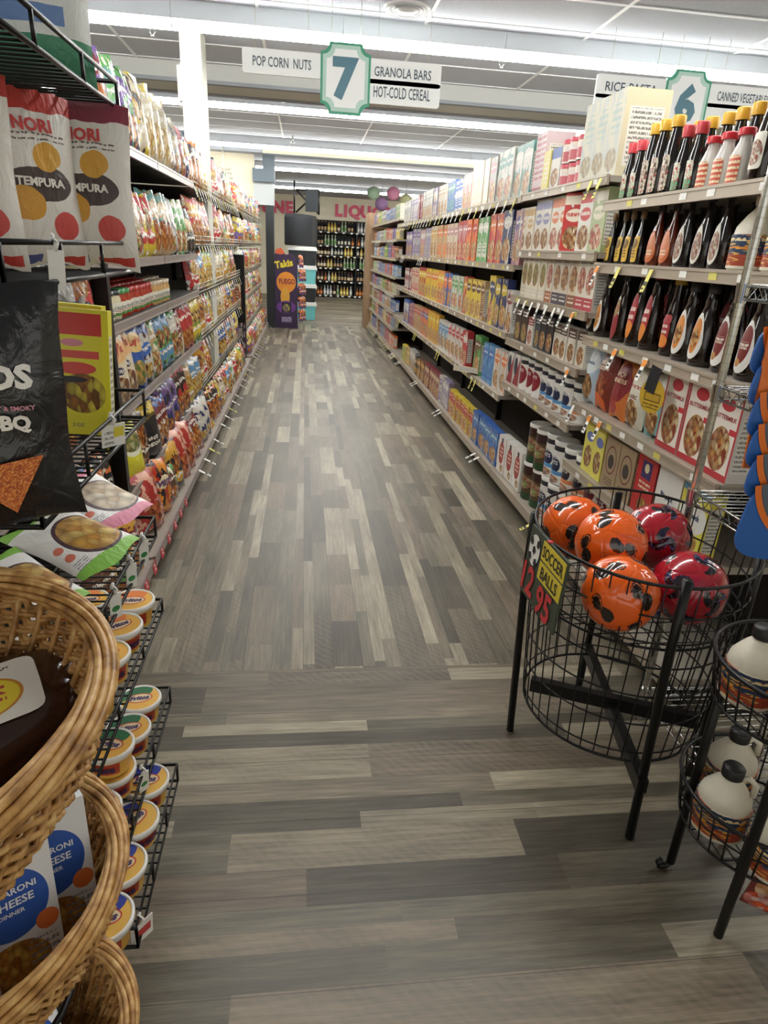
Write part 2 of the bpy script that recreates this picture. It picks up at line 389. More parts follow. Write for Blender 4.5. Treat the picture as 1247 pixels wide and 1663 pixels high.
# ------------------------------------------------------------------ hanging aisle signs
M_sign = mat('sign_white', '#f4f6f6', .4); M_signg = mat('sign_green', '#3f9a7a', .45); M_signt = mat('sign_text', '#4a5a66', .5); M_signb = mat('sign_band', '#b8d8cc', .45)
def badge(o, num):
    # octagon-like shield with scooped corners
    def outline(w, h, r, n=6):
        pts = []
        for (cx, cz, a0) in ((-w, -h, 90), (w, -h, 180), (w, h, 270), (-w, h, 360)):
            for k in range(n+1):
                a = R(a0-90*k/n) if False else R(a0-90*k/n)
                pts.append((cx+r*math.cos(a), cz+r*math.sin(a)))
        return pts
    def plate(w, h, r, y0, y1, m, nm):
        p = outline(w, h, r); n = len(p); g = G()
        vs = [(a, y0, b) for a, b in p]+[(a, y1, b) for a, b in p]
        g.add(vs, [tuple(range(n))[::-1], tuple(range(n, 2*n))]+[(k, (k+1) % n, n+(k+1) % n, n+k) for k in range(n)]); g.obj(nm, m, o)
    plate(.175, .215, .06, -.012, .012, M_signg, 'green_border'); plate(.16, .20, .062, -.016, .016, M_signb, 'inner_border'); plate(.135, .175, .06, -.02, .02, M_sign, 'face')
    g = G(); g.text(num, 0, 0, .26, 0, y=-.021, bold=.05); g.obj('number', mat('number_blue', '#4c7a8c', .4), o)
def board(name_label, x, z, wd, txt, txts):
    o = thing('sign_board', name_label, 'sign', (x, 5.38, z), group=None)
    g = G(); pts = []
    for (cx, cz, a0) in ((wd/2-.02, .055, 0), (-wd/2+.02, .055, 90), (-wd/2+.02, -.055, 180), (wd/2-.02, -.055, 270)):
        for k in range(5): a = R(a0+90*k/4); pts.append((cx+.02*math.cos(a), cz+.02*math.sin(a)))
    n = len(pts); g.add([(a, -.008, b) for a, b in pts]+[(a, .008, b) for a, b in pts], [tuple(range(n)), tuple(range(n, 2*n))[::-1]]+[(k, k+n, (k+1) % n+n, (k+1) % n) for k in range(n)])
    g.obj('panel', M_sign, o)
    g = G(); g.text(txt, 0, 0, txts, 0, y=-.009, bold=.01, maxw=wd*.74); g.obj('lettering', M_signt, o)
    [G().tube([(s*wd*.33, 0, .055), (s*wd*.33, 0, CZ-z if z > 2.6 else .075)], .0016, 4).obj('hanging_wire', M_wire, o) for s in (-1, 1)]
b7 = thing('aisle_number_sign', 'green and white shield sign with number seven', 'sign', (.275, 5.38, 2.60)); badge(b7, '7')
[G().tube([(s*.1, 0, .19), (s*.1, 0, CZ-2.6)], .0016, 4).obj('hanging_wire', M_wire, b7) for s in (-1, 1)]
board('white popcorn and nuts board left of number seven', -.165, 2.665, .54, 'POP CORN  NUTS', .06)
board('white granola bars board right of number seven', .68, 2.665, .55, 'GRANOLA BARS', .06)
board('white hot and cold cereal board under the granola board', .68, 2.543, .55, 'HOT-COLD CEREAL', .07)
b6 = thing('aisle_number_sign', 'green and white shield sign with number six', 'sign', (2.82, 5.38, 2.63)); badge(b6, '6')
[G().tube([(s*.1, 0, .19), (s*.1, 0, CZ-2.63)], .0016, 4).obj('hanging_wire', M_wire, b6) for s in (-1, 1)]
board('white rice and pasta board left of number six', 2.38, 2.70, .54, 'RICE-PASTA', .06)
board('white soup board under the rice and pasta board', 2.38, 2.575, .54, 'SOUP', .065)
board('white canned vegetables board right of number six', 3.27, 2.70, .56, 'CANNED VEGETABLES', .06)
board('white tuna board under the canned vegetables board', 3.27, 2.575, .56, 'TUNA', .06)
#PART2
# ================================================================== shelving
tag_mes = {}
def tag_mesh(kind):
    if kind in tag_mes: return tag_mes[kind]
    g = G(); cols = {'w': [M_paper], 'y': [M_tagy], 'o': [M_paper]}[kind]
    g.box(-.013, .013, -.001, .001, -.085, 0)
    if kind == 'o': g.box(-.016, .016, -.0016, -.001, -.03, -.004, 1); cols = [M_paper, M_tago, M_ink]
    else: cols = cols+[M_ink, M_ink]
    g.box(-.011, .011, -.0017, -.001, -.06, -.045, 2); g.box(-.011, .004, -.0017, -.001, -.075, -.068, 2)
    tag_mes[kind] = g.mesh('price_tag', cols); return tag_mes[kind]
def gondola(label, side, xf, xb, y0, y1, zs, lipmat, group=None, tags=(), wire=False, zback=None, base=.13, xbase=None, seam=True):
    """xf: front x of the shelves, xb: back panel x"""
    s = 1 if side == 'R' else -1      # front faces -x for R, +x for L
    o = thing('gondola_shelving', label, 'shelving', ((xf+xb)/2, (y0+y1)/2, 0), group=group)
    cx, cy = (xf+xb)/2, (y0+y1)/2; hy = (y1-y0)/2
    L = lambda x: x-cx
    zt = zback or max(zs)+.02
    g = G(); g.box(*sorted((L(xb), L(xb)+s*.02)), -hy, hy, .02, zt); g.obj('back_panel', M_dkshelf, o)
    for e in (-1, 1):
        g = G(); g.box(*sorted((L(xb)-s*.04, L(xb))), e*hy-.02 if e > 0 else -hy, e*hy if e > 0 else -hy+.02, 0, zt); g.obj('upright', M_black, o)
    xb0 = xbase if xbase is not None else xf
    g = G(); g.box(*sorted((L(xb0), L(xb))), -hy, hy, base-.03, base); g.box(*sorted((L(xb0)-s*.012, L(xb0))), -hy+.002, hy-.002, base-.05, base+.004, 1); g.obj('base_deck', [M_shelf, lipmat], o)
    g = G(); g.box(*sorted((L(xb0)+s*.06, L(xb0)+s*.08)), -hy, hy, 0, base-.03); g.obj('kick_plate', M_blackm, o)
    for i, z in enumerate(zs):
        g = G()
        if wire:
            n = int((y1-y0)/.05)
            for k in range(n+1): g.box(L(xf), L(xb), -hy+k*(2*hy)/n-.002, -hy+k*(2*hy)/n+.002, z-.006, z) if L(xf) < L(xb) else g.box(L(xb), L(xf), -hy+k*(2*hy)/n-.002, -hy+k*(2*hy)/n+.002, z-.006, z)
            g.box(*sorted((L(xb), L(xf))), -hy, hy, z-.02, z-.016, 1)
            for dz in (0, .03, .06): g.tube([(L(xf), -hy, z+dz), (L(xf), hy, z+dz)], .003, 5)
            for k in range(0, n+1, 2): g.tube([(L(xf), -hy+k*2*hy/n, z), (L(xf), -hy+k*2*hy/n, z+.06)], .002, 4)
            sh = g.obj('shelf', [M_wire, M_dkshelf], o)
        else:
            g.box(*sorted((L(xf)+s*.004, L(xb))), -hy+.003, hy-.003, z-.025, z, 1)
            g.box(*sorted((L(xf)-s*.012, L(xf))), -hy+.003, hy-.003, z-.038, z+.004, 0)
            g.box(*sorted((L(xf)-s*.015, L(xf)-s*.012)), -hy+.003, hy-.003, z-.006, z+.004, 0)
            g.box(*sorted((L(xf)-s*.015, L(xf)-s*.012)), -hy+.003, hy-.003, z-.038, z-.030, 0)
            r2 = random.Random(int(y0*100)+i)
            yy = -hy+.1
            while yy < hy-.08 and side == 'R':        # paper labels in the price channel
                g.box(*sorted((L(xf)-s*.0135, L(xf)-s*.0125)), yy, yy+.045, z-.029, z-.007, 2 if r2.random() < .6 else 3); yy += .1+r2.random()*.22
            sh = g.obj('shelf', [lipmat, M_shelf if side == 'R' else M_dkshelf, M_paper, M_tagy], o)
        for (ti, ty, tk) in [t for t in tags if t[0] == i]:
            t = inst('price_tag', tag_mesh(tk), sh, (L(xf)-s*.018, ty-cy, z-.01), (R(12)*0, 0, 0))
            t.rotation_euler = (R(-18), 0, -s*PI/2) ; 
    return o
def base_tags(o, xf, s, ys, cy, cx, kinds='w', z=.115):
    for i, yy in enumerate(ys):
        t = inst('price_tag', tag_mesh(kinds[i % len(kinds)]), o, (xf-s*.013-cx, yy-cy, z), (R(-62), 0, -s*PI/2))
# right-hand aisle
XR = 1.30; XRB = 1.76
ZS = [.575, .868, 1.18, 1.494, 1.742]; ZQ = [.745, 1.018, 1.28, 1.54, 1.85]; ZC = [.636, 1.042, 1.455, 1.846]; ZF = [.42, .66, .90, 1.15, 1.40, 1.66, 1.93]
gS = gondola('beige steel shelving bay holding syrup bottles and pancake mixes', 'R', XR, XRB, 1.79, 2.99, ZS, M_lip, tags=[(3, 2.93, 'o'), (3, 2.72, 'y'), (3, 2.45, 'y'), (2, 2.62, 'o'), (2, 2.36, 'o'), (1, 2.75, 'o'), (1, 2.64, 'o'), (0, 2.2, 'w'), (1, 2.95, 'w')])
gQ = gondola('beige steel shelving bay holding oatmeal canisters and granola', 'R', XR, XRB, 3.0, 4.19, ZQ, M_lip, tags=[(2, 3.98-.12*k, 'w') for k in range(7)]+[(2, 3.13, 'o'), (1, 3.08, 'o'), (4, 3.15, 'y'), (4, 3.05, 'y')])
for k in range(4):
    ya = 4.2+1.425*k
    tg = [(3, ya+.1+j*.19, 'w' if j % 5 else 'y') for j in range(7)]+[(2, ya+.5+.12*j, 'w') for j in range(3 if k > 1 else 0)]+[(0, ya+.6+.1*j, 'y') for j in range(2)]
    o = gondola(['nearest', 'second', 'third', 'farthest'][k]+' beige steel bay of the cereal shelving on the right', 'R', XR, XRB, ya, ya+1.42, ZC, M_lip, tags=tg)
    base_tags(o, XR, 1, [ya+.3+.1*j for j in range(2)]+([ya+.8+.07*j for j in range(6)] if k > 2 else []), ya+.71, (XR+XRB)/2, 'wwy')
base_tags(gQ, XR, 1, [3.25], 3.595, (XR+XRB)/2, 'y')
for k in range(2):
    ya = 9.91+1.9*k
    tg = [(i, ya+.2+j*.16, 'w') for i in (1, 2, 5) for j in range(6)]
    o = gondola(['nearer', 'farther'][k]+' beige bay of crowded shelves before the wooden end panel', 'R', XR, XRB, ya, ya+1.89, ZF, M_lip, tags=tg)
    base_tags(o, XR, 1, [ya+.15+.13*j for j in range(12)], ya+.945, (XR+XRB)/2, 'wy')
M_wood = art('wood_panel', '#9a7a5c', [('blobs', 3, .5, '#a58767')], .5)
g = G(); g.box(-.3, .3, -.3, .3, 0, 2.16); tag(g.obj('end_panel', M_wood, None, (1.51, 14.05, 0)), 'tall brown wooden panel closing the far end of right shelving', 'panel')
# left-hand aisle
XL = -.80; XLB = -1.28; XLBASE = -.70
ZL = [.39, .79, 1.15, 1.405, 1.875]
M_rail = M_lipl
gL0 = gondola('grey steel chip bay half hidden behind the wire rack', 'L', XL, XLB, 1.6, 2.80, ZL, M_lipl, xbase=XLBASE, base=.115)
gL1 = gondola('nearest fully visible grey steel bay of chip shelves', 'L', XL, XLB, 2.83, 4.03, ZL, M_lipl, xbase=XLBASE, base=.115)
gL2 = gondola('second grey steel bay of chip shelves before the column', 'L', XL, XLB, 4.04, 5.24, ZL, M_lipl, xbase=XLBASE, base=.115, tags=[(4, 5.2, 'w')])
ZW = [.42, .79, 1.13, 1.47, 1.86]
def ltags(ya, yb, st=.12): return [(i, ya+.05+j*st, 'w' if (i+j) % 4 else 'y') for i in range(5) for j in range(int((yb-ya)/st))]
gL3 = gondola('wire railed chip bay beside the white column', 'L', XL, XLB, 5.25, 6.90, ZW, M_lipl, xbase=XLBASE, base=.115, wire=True, tags=ltags(5.25, 6.9, .15))
gL4 = gondola('wire railed chip bay behind the white column', 'L', XL, XLB, 6.91, 8.70, ZW, M_lipl, xbase=XLBASE, base=.115, wire=True, tags=ltags(6.91, 8.7, .2))
gL5 = gondola('wire railed snack bay beyond the black divider', 'L', XL, XLB, 8.85, 10.9, ZW, M_lipl, xbase=XLBASE, base=.115, wire=True, tags=ltags(8.85, 10.9, .25))
gL6 = gondola('farthest snack bay on the left before black pillar', 'L', XL, XLB, 10.95, 13.0, ZW, M_lipl, xbase=XLBASE, base=.115, wire=True, tags=ltags(10.95, 13., .3))
for go, ya, yb, n in ((gL3, 5.25, 6.9, 5), (gL4, 6.91, 8.7, 5), (gL2, 4.04, 5.24, 4), (gL5, 8.85, 10.9, 7), (gL6, 10.95, 13., 7)):
    base_tags(go, XLBASE, -1, [ya+.12+(yb-ya-.2)*j/n for j in range(n)], (ya+yb)/2, (XL+XLB)/2, 'wwy', .1)
# red price stickers on the near base lip
stk = G(); stk.box(-.03, .03, -.001, .001, -.03, .03); stk.text('2', 0, 0, .03, 1, y=-.001, bold=.03); stm = stk.mesh('price_sticker', [mat('sticker_red', '#c23b40', .5), M_paper])
for k in range(7): inst('price_sticker', stm, gL1 if k > 1 else gL0, (XLBASE+.014+1.04, (2.62+.17*k)-(3.43 if k > 1 else 2.2), .085), (R(-10), 0, PI/2))
g = G(); g.box(-.03, .03, -.02, .02, 0, 2.0); tag(g.obj('upright_post', M_black, None, (-.80, 2.815, 0)), 'black steel post standing between the first two chip bays', 'post')
o = thing('divider_panel', 'black divider panel with orange printed strip between snack bays', 'divider', (-1.0, 8.77, 0))
g = G(); g.box(-.25, .25, -.05, .05, 0, 1.36); g.obj('panel', M_black, o)
g = G(); g.box(.0, .2, -.054, -.05, .72, 1.02, 0, front=0); g.box(.03, .24, -.056, -.05, .1, .55, 1, front=1); g.obj('poster', [art('div_poster', '#c9744e', [('blobs', 6, .5, '#e8d3b0'), ('lines', .1, .9, .1, .9, 7, '#5a2320')]), art('div_poster2', '#2b2430', [('blobs', 7, .52, '#b9a9a4'), ('blobs', 5, .6, '#8f2e33', 4)])], o)

# ================================================================== product builders
SIDE = {}
def sidemat(base):
    if base not in SIDE: SIDE[base] = art('carton_side_'+base, base, [('rect', .12, .88, .12, .8, '#d9d5cb'), ('lines', .16, .84, .15, .78, 11, '#77736c')], .55)
    return SIDE[base]
def carton(nm, w, h, d, amat, base, texts=(), top=None):
    g = G(); g.box(-w/2, w/2, -d/2, d/2, 0, h, 1, front=0, side=2, topm=3 if top else 1); i = 3+(1 if top else 0); ms = [amat, mat('board_'+base, base, .5), sidemat(base)]+([mat('board_'+top, top, .5)] if top else [])
    for (s, cx, cz, th, c, kw) in texts:
        mm = mat('print_'+c, c, .5)
        if mm not in ms: ms.append(mm)
        g.text(s, cx*w, cz*h, th*h, ms.index(mm), y=-d/2, maxw=kw.get('mw', .86)*w, bold=kw.get('b', .02), rot=kw.get('rot', 0), shear=kw.get('sh', 0))
    return g.mesh(nm, ms)
def bagmesh(nm, w, h, d, amat, texts=(), seed=0, nx=12, nz=16, crease=1.0):
    r = random.Random(seed); ph = [r.uniform(0, 6.28) for _ in range(8)]; sag = r.uniform(.8, 1.15)
    def prof(x, z):
        u = max(-1, min(1, 2*x/w)); v = max(0, min(1, z/h)); e = 2*v-1
        a = max(0, 1-abs(u)**2.6)**.55; b = max(0, 1-abs(e)**(3.2))**.6
        fat = 1+.18*math.sin(PI*(1-v))*sag-.12*v
        wr = .10*crease*(1-.6*b)*math.sin(9*u+ph[0]+2*v)+.05*crease*math.sin(13*v+ph[1]+4*u)+.05*crease*math.sin(17*u+ph[2]+9*v)
        return d/2*a*b*(fat+wr)
    def wid(v): e = 2*v-1; return 1-.07*max(0, 1-e*e)+.012*math.sin(11*v+ph[3])
    g = G(); vs = []; uvs = []
    for sgn in (-1, 1):
        for j in range(nz+1):
            v = j/nz
            for i in range(nx+1):
                u = i/nx; x = (u-.5)*w*wid(v); z = h*v+(.008*math.sin(7*u+ph[4]) if j in (0, nz) else 0)
                vs.append((x, sgn*prof(x/wid(v), h*v), z)); uvs.append((u, v))
    N = (nx+1)*(nz+1); fs = []
    for s in (0, 1):
        for j in range(nz):
            for i in range(nx):
                a = s*N+j*(nx+1)+i; q = (a, a+1, a+nx+2, a+nx+1); fs.append(q if s == 0 else q[::-1])
    g.add(vs, fs, 0, uvs, True); ms = [amat]
    fn = lambda x, z: -prof(x, z)-.003
    for (s, cx, cz, th, c, kw) in texts:
        mm = mat('print_'+c, c, .45)
        if mm not in ms: ms.append(mm)
        g.text(s, cx*w, cz*h, th*h, ms.index(mm), fn=fn, maxw=kw.get('mw', .8)*w, bold=kw.get('b', .03), rot=kw.get('rot', 0), shear=kw.get('sh', 0))
    return g.mesh(nm, ms)
def canister(nm, r, h, amat, lidc, texts=(), base='#e9e6df'):
    g = G(); g.lathe([(r, .0), (r, h-.02)], 22); ms = [amat, mat('lid_'+lidc, lidc, .4)]
    g.lathe([(r*1.03, h-.022), (r*1.03, h-.004), (r*.96, h), (r*.94, h-.004), (0, h-.004)], 22, 1)
    fn = lambda x, z: -math.sqrt(max(0, r*r-x*x))
    for (s, cx, cz, th, c, kw) in texts:
        mm = mat('print_'+c, c, .5)
        if mm not in ms: ms.append(mm)
        g.text(s, cx*r, cz*h, th*h, ms.index(mm), fn=fn, maxw=kw.get('mw', 1.5)*r, bold=kw.get('b', .02), rot=kw.get('rot', 0))
    return g.mesh(nm, ms)
KIDM = {}
def stdcolor(c): return c
PCT = {}
def place(side, x, y, z, mesh_or_builder, name, label, cat, group, tilt=0, yaw=0, roll=0, dx=0):
    s = 1 if side == 'R' else -1
    o = inst(name, mesh_or_builder, None, (x, y, z)) if not callable(mesh_or_builder) else mesh_or_builder(name)
    o.location = (x, y, z)
    # lean about the foot towards the back of the shelf, then face the aisle
    rz = (-PI/2 if side == 'R' else PI/2)+yaw
    o.rotation_euler = (Matrix.Rotation(rz, 3, 'Z') @ Matrix.Rotation(-tilt, 3, 'X') @ Matrix.Rotation(roll, 3, 'Y')).to_euler()
    tag(o, label, cat, group); return o
ORD2 = ['nearer', 'farther']; ORD3 = ['nearest', 'middle', 'farthest']
def run(side, x, z, y0, where, items, name='carton', cat='box', yend=99):
    """items: (mesh, w, d, n, short description, kind name, category, opts)"""
    y = y0
    for k, it in enumerate(items):
        me, wd, dp, n, desc, nm, ct = it[:7]; op = it[7] if len(it) > 7 else {}
        nb = items[k+1][4] if k+1 < len(items) else items[k-1][4]
        grp = '%s %s, %s' % (desc, 'row', where) if n > 1 else None
        for i in range(n):
            if y+wd > yend: return y
            if n == 1: lab = '%s, %s' % (desc, where); g2 = None
            elif n == 2: lab = '%s %s, %s' % (ORD2[i], desc, where); g2 = grp
            elif n == 3: lab = '%s %s, %s' % (ORD3[i], desc, where); g2 = grp
            elif i == 0: lab = 'nearest %s, %s' % (desc, where); g2 = grp
            elif i == n-1: lab = 'farthest %s, %s' % (desc, where); g2 = grp
            else: lab = 'inner %s of %d, %s' % (desc, n, where); g2 = grp
            tl = op.get('tilt', 0); yw = op.get('yaw', -.38 if (side == 'L' and ct == 'bag') else 0); s = 1 if side == 'R' else -1
            for lev in range(op.get('stack', 1)):
                l2 = lab if op.get('stack', 1) == 1 else ('upper ' if lev else 'lower ')+lab
                place(side, x+s*(dp/2+(.02 if ct != 'bag' or side == 'R' else -.012))+rnd.uniform(0, .012)*s, y+wd/2, z+lev*op.get('sh', 0)+.001, me, nm, l2, ct, g2, tilt=tl+(rnd.uniform(-.05, .06) if ct == 'bag' else 0), yaw=rnd.uniform(-.03, .03)+yw, roll=(rnd.uniform(-.05, .05) if ct == 'bag' else 0))
            y += wd+op.get('gap', .004)
        y += op.get('after', .004)
    return y

# ================================================================== right side: near bays (hand-made products)
F1 = lambda n, base, c1, c2, food=('#d9a45a', '#a8652c', '#f0d9a0'), **k: art(n, base, [('band', .78, 1, c1), ('disc', .5, .62, .38, .12, c2), ('food', .5, .27, .4, .2, *food), ('lines', .12, .88, .5, .58, 2, c1)], **k)
bq1 = carton('box', .17, .235, .055, art('bisq_white', '#ece9e2', [('food', .55, .2, .42, .2, '#b5462d', '#d9b27a', '#e9d3a2'), ('diag', -1.2, 0, '#ece9e2')]), '#dedad2', [('Bisquick', 0, .56, .11, '#20306a', {'b': .03})])
bq2 = carton('box', .17, .235, .055, art('bisq_yellow', '#e3da58', [('disc', .5, .55, .5, .25, '#ecebe2'), ('food', .5, .18, .34, .17, '#b03a32', '#d9a85a', '#8a5a2a'), ('band', .88, 1, '#6fa6c6')]), '#d8ce4a', [('Bisquick', 0, .56, .11, '#20306a', {'b': .03})], top='#b9b04a')
# red roof shape on the white mix
kraft = carton('box', .135, .225, .06, art('kraft_bear', '#a08a6c', [('disc', .5, .58, .36, .28, '#6c2f2c'), ('disc', .5, .58, .31, .25, '#a08a6c'), ('disc', .5, .55, .2, .14, '#3c3330'), ('lines', .2, .8, .08, .25, 3, '#5c4630')]), '#9b8668')
redbn = carton('box', .15, .235, .06, art('red_bunny', '#bd2d30', [('rect', .25, .75, .62, .92, '#3b2a63'), ('disc', .5, .8, .12, .08, '#e9dcae'), ('lines', .2, .8, .4, .56, 2, '#f0e3c0'), ('food', .6, .15, .3, .14, '#6da04b', '#b23a2a', '#d9b04b')]), '#b12a2d')
yelbx = carton('box', .11, .235, .07, art('yellow_oat', '#e4db66', [('disc', .5, .72, .34, .1, '#6c77b5'), ('food', .5, .32, .36, .22, '#c79a50', '#8a3a2c', '#e9d89c'), ('band', .93, 1, '#c8b13a')]), '#d6cc5a')
YBT = 'syrup bay bottom-but-one shelf'
run('R', XR, ZS[0], 1.84, 'second shelf from bottom, pancake bay', [
    (bq2, .17, .055, 1, 'yellow baking mix box', 'mix_box', 'box'), (bq1, .17, .055, 1, 'white baking mix box with red roof print', 'mix_box', 'box'),
    (redbn, .15, .06, 1, 'red mix box with purple badge', 'mix_box', 'box'), (kraft, .135, .06, 2, 'brown kraft mix box with bear seal', 'mix_box', 'box'), (yelbx, .11, .07, 2, 'yellow oat box', 'oat_box', 'box')])
btm = carton('box', .15, .27, .075, art('buttermilk', '#e9e2d6', [('band', .0, .08, '#b5353c'), ('rect', 0, .06, 0, 1, '#b5353c'), ('rect', .94, 1, 0, 1, '#b5353c'), ('disc', .5, .88, .24, .08, '#c4363f'), ('food', .5, .35, .36, .27, '#d9a858', '#a03028', '#e8d3a0'), ('rect', .72, .95, .55, .62, '#c4363f')]), '#cfc8bf', [('BUTTERMILK', 0, .73, .055, '#a2303a', {})])
P1 = bagmesh('pouch', .145, .25, .07, art('pouch_teal', '#e6e3d8', [('band', .0, .58, '#7fb3b5'), ('food', .5, .28, .32, .24, '#c9904f', '#8a5028', '#e2bd84')], .4, .4), [('Classic', 0, .75, .1, '#6a4a3a', {'sh': .3})], 3)
P2 = bagmesh('pouch', .145, .25, .07, art('pouch_classic', '#ddd6c4', [('food', .5, .25, .38, .22, '#b98346', '#7a4a26', '#e0bc86'), ('lines', .2, .8, .62, .72, 1, '#b04a3c')], .4, .4), [('CLASSIC', 0, .52, .06, '#7a4a3a', {})], 4)
P3 = bagmesh('pouch', .15, .25, .07, art('pouch_birch', '#d27a3c', [('disc', .55, .62, .42, .34, '#8f2f34'), ('disc', .4, .2, .3, .12, '#a83f3c')], .4, .4), [('BIRCH', .02, .76, .075, '#e9c9a8', {}), ('BENDERS', .02, .65, .075, '#e9c9a8', {})], 5)
P4 = bagmesh('pouch', .16, .26, .075, art('pouch_brown', '#7a3428', [('food', .5, .42, .34, .2, '#c4553a', '#e08a5a', '#7a2a20'), ('disc', .35, .1, .5, .2, '#d8662f')], .35, .4), [('BIRCH', 0, .82, .07, '#ead9c0', {}), ('BENDERS', 0, .73, .07, '#ead9c0', {})], 6)
P5 = bagmesh('pouch', .15, .27, .08, art('pouch_blue', '#aebfcd', [('disc', .5, .7, .42, .2, '#dfe5e6'), ('food', .5, .28, .36, .22, '#a9703c', '#d9b27a', '#6d4020')], .4, .4), [('Pancake', 0, .7, .06, '#3f5f8c', {'sh': .3})], 7)
tl = {'tilt': R(6)}
run('R', XR, ZS[1], 1.80, 'middle shelf of pancake bay', [
    (btm, .15, .075, 3, 'white and red pancake mix box', 'pancake_mix_box', 'box', {'gap': .006}), (P1, .145, .07, 1, 'teal pancake mix pouch with stack picture', 'mix_pouch', 'bag', tl), (P2, .145, .07, 1, 'cream pancake mix pouch with stack picture', 'mix_pouch', 'bag', tl),
    (P3, .15, .07, 1, 'orange and maroon pancake mix pouch', 'mix_pouch', 'bag', tl), (P4, .16, .075, 1, 'brown and red pancake mix pouch', 'mix_pouch', 'bag', tl), (P5, .15, .08, 1, 'pale blue pancake mix pouch', 'mix_pouch', 'bag', tl)])

# ---- bottles
M_syr = mat('syrup_dark', '#1b0d08', .12, coat=.5); M_glass = mat('glass_dark', '#151010', .1, coat=.6); M_amber = mat('amber_syrup', '#5c1f0c', .12, coat=.5)
def bottle(prof, body, capc, lab=None, sx=1, sy=.8, n=18, caph=.03, capr=None, txt=(), handle=False, name='bottle'):
    """returns builder producing an empty with body and cap; prof (r,z)"""
    def fnr(z):
        for (r0, z0), (r1, z1) in zip(prof, prof[1:]):
            if z0 <= z <= z1: return r0+(r1-r0)*(z-z0)/max(1e-6, z1-z0)
        return prof[-1][0]
    fn = lambda x, z: -sy*math.sqrt(max(1e-8, fnr(z)**2-(x/sx)**2))
    g = G(); g.lathe(prof, n, 0, sx, sy); ms = [body]
    if lab:
        cz, rx, rz, lm, shp = lab; ms.append(lm); g.patch(fn, 0, cz, rx, rz, 1, 24, 5, .0012, shp)
    for (s, cx, cz, th, c, mw) in txt:
        mm = mat('print_'+c, c, .5)
        if mm not in ms: ms.append(mm)
        g.text(s, cx, cz, th, ms.index(mm), fn=lambda x, z: fn(x, z)-.002, maxw=mw)
    if handle:
        h = prof[-1][1]; g.tube([(.008, 0, h-.01), (.045, 0, h+.0), (.06, 0, h-.04), (.055, 0, h-.07)], [.008, .009, .009, .008], 7)
    bm = g.mesh('bottle_body', ms)
    zt = prof[-1][1]; cr = capr or prof[-1][0]*1.15
    g = G(); g.lathe([(cr, zt-.004), (cr, zt+caph-.004), (cr*.85, zt+caph), (0, zt+caph)], n, 0); cm = g.mesh('cap', [mat('cap_'+capc, capc, .4)])
    def b(nm):
        o = inst(nm, None); inst('bottle_body', bm, o); inst('cap', cm, o); return o
    return b
def flask(h, r): return [(r*.92, 0), (r, .01), (r*1.02, h*.35), (r*.85, h*.55), (r*.5, h*.72), (r*.32, h*.8), (r*.3, h*.95)]
def squeeze(h, r): return [(r*.9, 0), (r, .012), (r*1.02, h*.2), (r*.95, h*.42), (r*.72, h*.62), (r*.5, h*.74), (r*.52, h*.78), (r*.35, h*.9)]
LBo = art('lab_orange', '#e9e6e0', [('disc', .5, .5, .36, .38, '#d98a3c'), ('food', .5, .45, .3, .22, '#e8a552', '#b9622c', '#f0cf8a')])
LBr = art('lab_maroon', '#e6e3dd', [('disc', .5, .54, .36, .36, '#7a2a26'), ('lines', .25, .75, .46, .6, 2, '#e9d9c8'), ('food', .35, .2, .2, .08, '#e8b45a', '#d98a3c', '#f0cf8a')])
LBy = art('lab_yellow', '#d9b04a', [('disc', .5, .7, .4, .2, '#7a5a22'), ('lines', .2, .8, .15, .5, 3, '#6a4a22')])
LBp = art('lab_peach', '#c86a3c', [('disc', .5, .55, .5, .4, '#d98a64'), ('lines', .2, .8, .2, .4, 2, '#f0ddc0')])
LBc = art('lab_cream', '#dcd8cc', [('food', .5, .45, .45, .35, '#c9b48c', '#a03a36', '#e6e0d0')])
LBre = art('lab_red', '#a83238', [('lines', .15, .85, .4, .75, 2, '#eddcd0'), ('disc', .5, .2, .5, .2, '#e08a3c')])
LBw = art('lab_wine', '#dcd4cc', [('disc', .5, .3, .7, .35, '#8c3034'), ('food', .5, .72, .4, .2, '#b9483c', '#d9b27a', '#6a8a4a')])
b_sq1 = bottle(squeeze(.27, .05), M_syr, '#2a2220', (.10, .034, .078, LBo, 'drop'), txt=[('ORIGINAL', 0, .1, .011, '#6a3a1a', .045)])
b_sq2 = bottle(squeeze(.28, .052), M_syr, '#2a2220', (.10, .036, .08, LBr, 'drop'), txt=[('SYRUP', 0, .105, .013, '#f0e6da', .045)])
b_sq3 = bottle(squeeze(.30, .05), M_syr, '#8a2a2a', (.12, .028, .09, LBre, None))
b_tall = bottle([(.036, 0), (.04, .01), (.041, .12), (.03, .17), (.02, .21), (.018, .26)], M_syr, '#c8a83a', (.09, .027, .06, LBre, 'rect'))
b_or = bottle(squeeze(.26, .046), M_syr, '#2a2220', (.09, .027, .07, LBo, 'drop'))
b_wh = bottle(squeeze(.28, .046), M_syr, '#2a2220', (.1, .024, .09, LBw, 'drop'))
run('R', XR, ZS[2], 1.84, 'dark syrup shelf', [
    (b_sq2, .115, .1, 2, 'dark syrup bottle with maroon oval label', 'syrup_bottle', 'bottle', {'gap': .02}), (b_sq1, .105, .1, 2, 'dark syrup bottle with orange oval label', 'syrup_bottle', 'bottle', {'gap': .012}),
    (b_tall, .09, .1, 1, 'slim dark syrup bottle with yellow cap', 'syrup_bottle', 'bottle', {'after': .06}), (b_sq3, .10, .1, 2, 'black bottle set back in the shadow', 'syrup_bottle', 'bottle', {'after': .03}),
    (b_wh, .11, .1, 1, 'dark syrup bottle with narrow cream label', 'syrup_bottle', 'bottle', {'after': .07}), (b_or, .095, .1, 2, 'dark syrup bottle with amber teardrop label', 'syrup_bottle', 'bottle', {'gap': .01})])
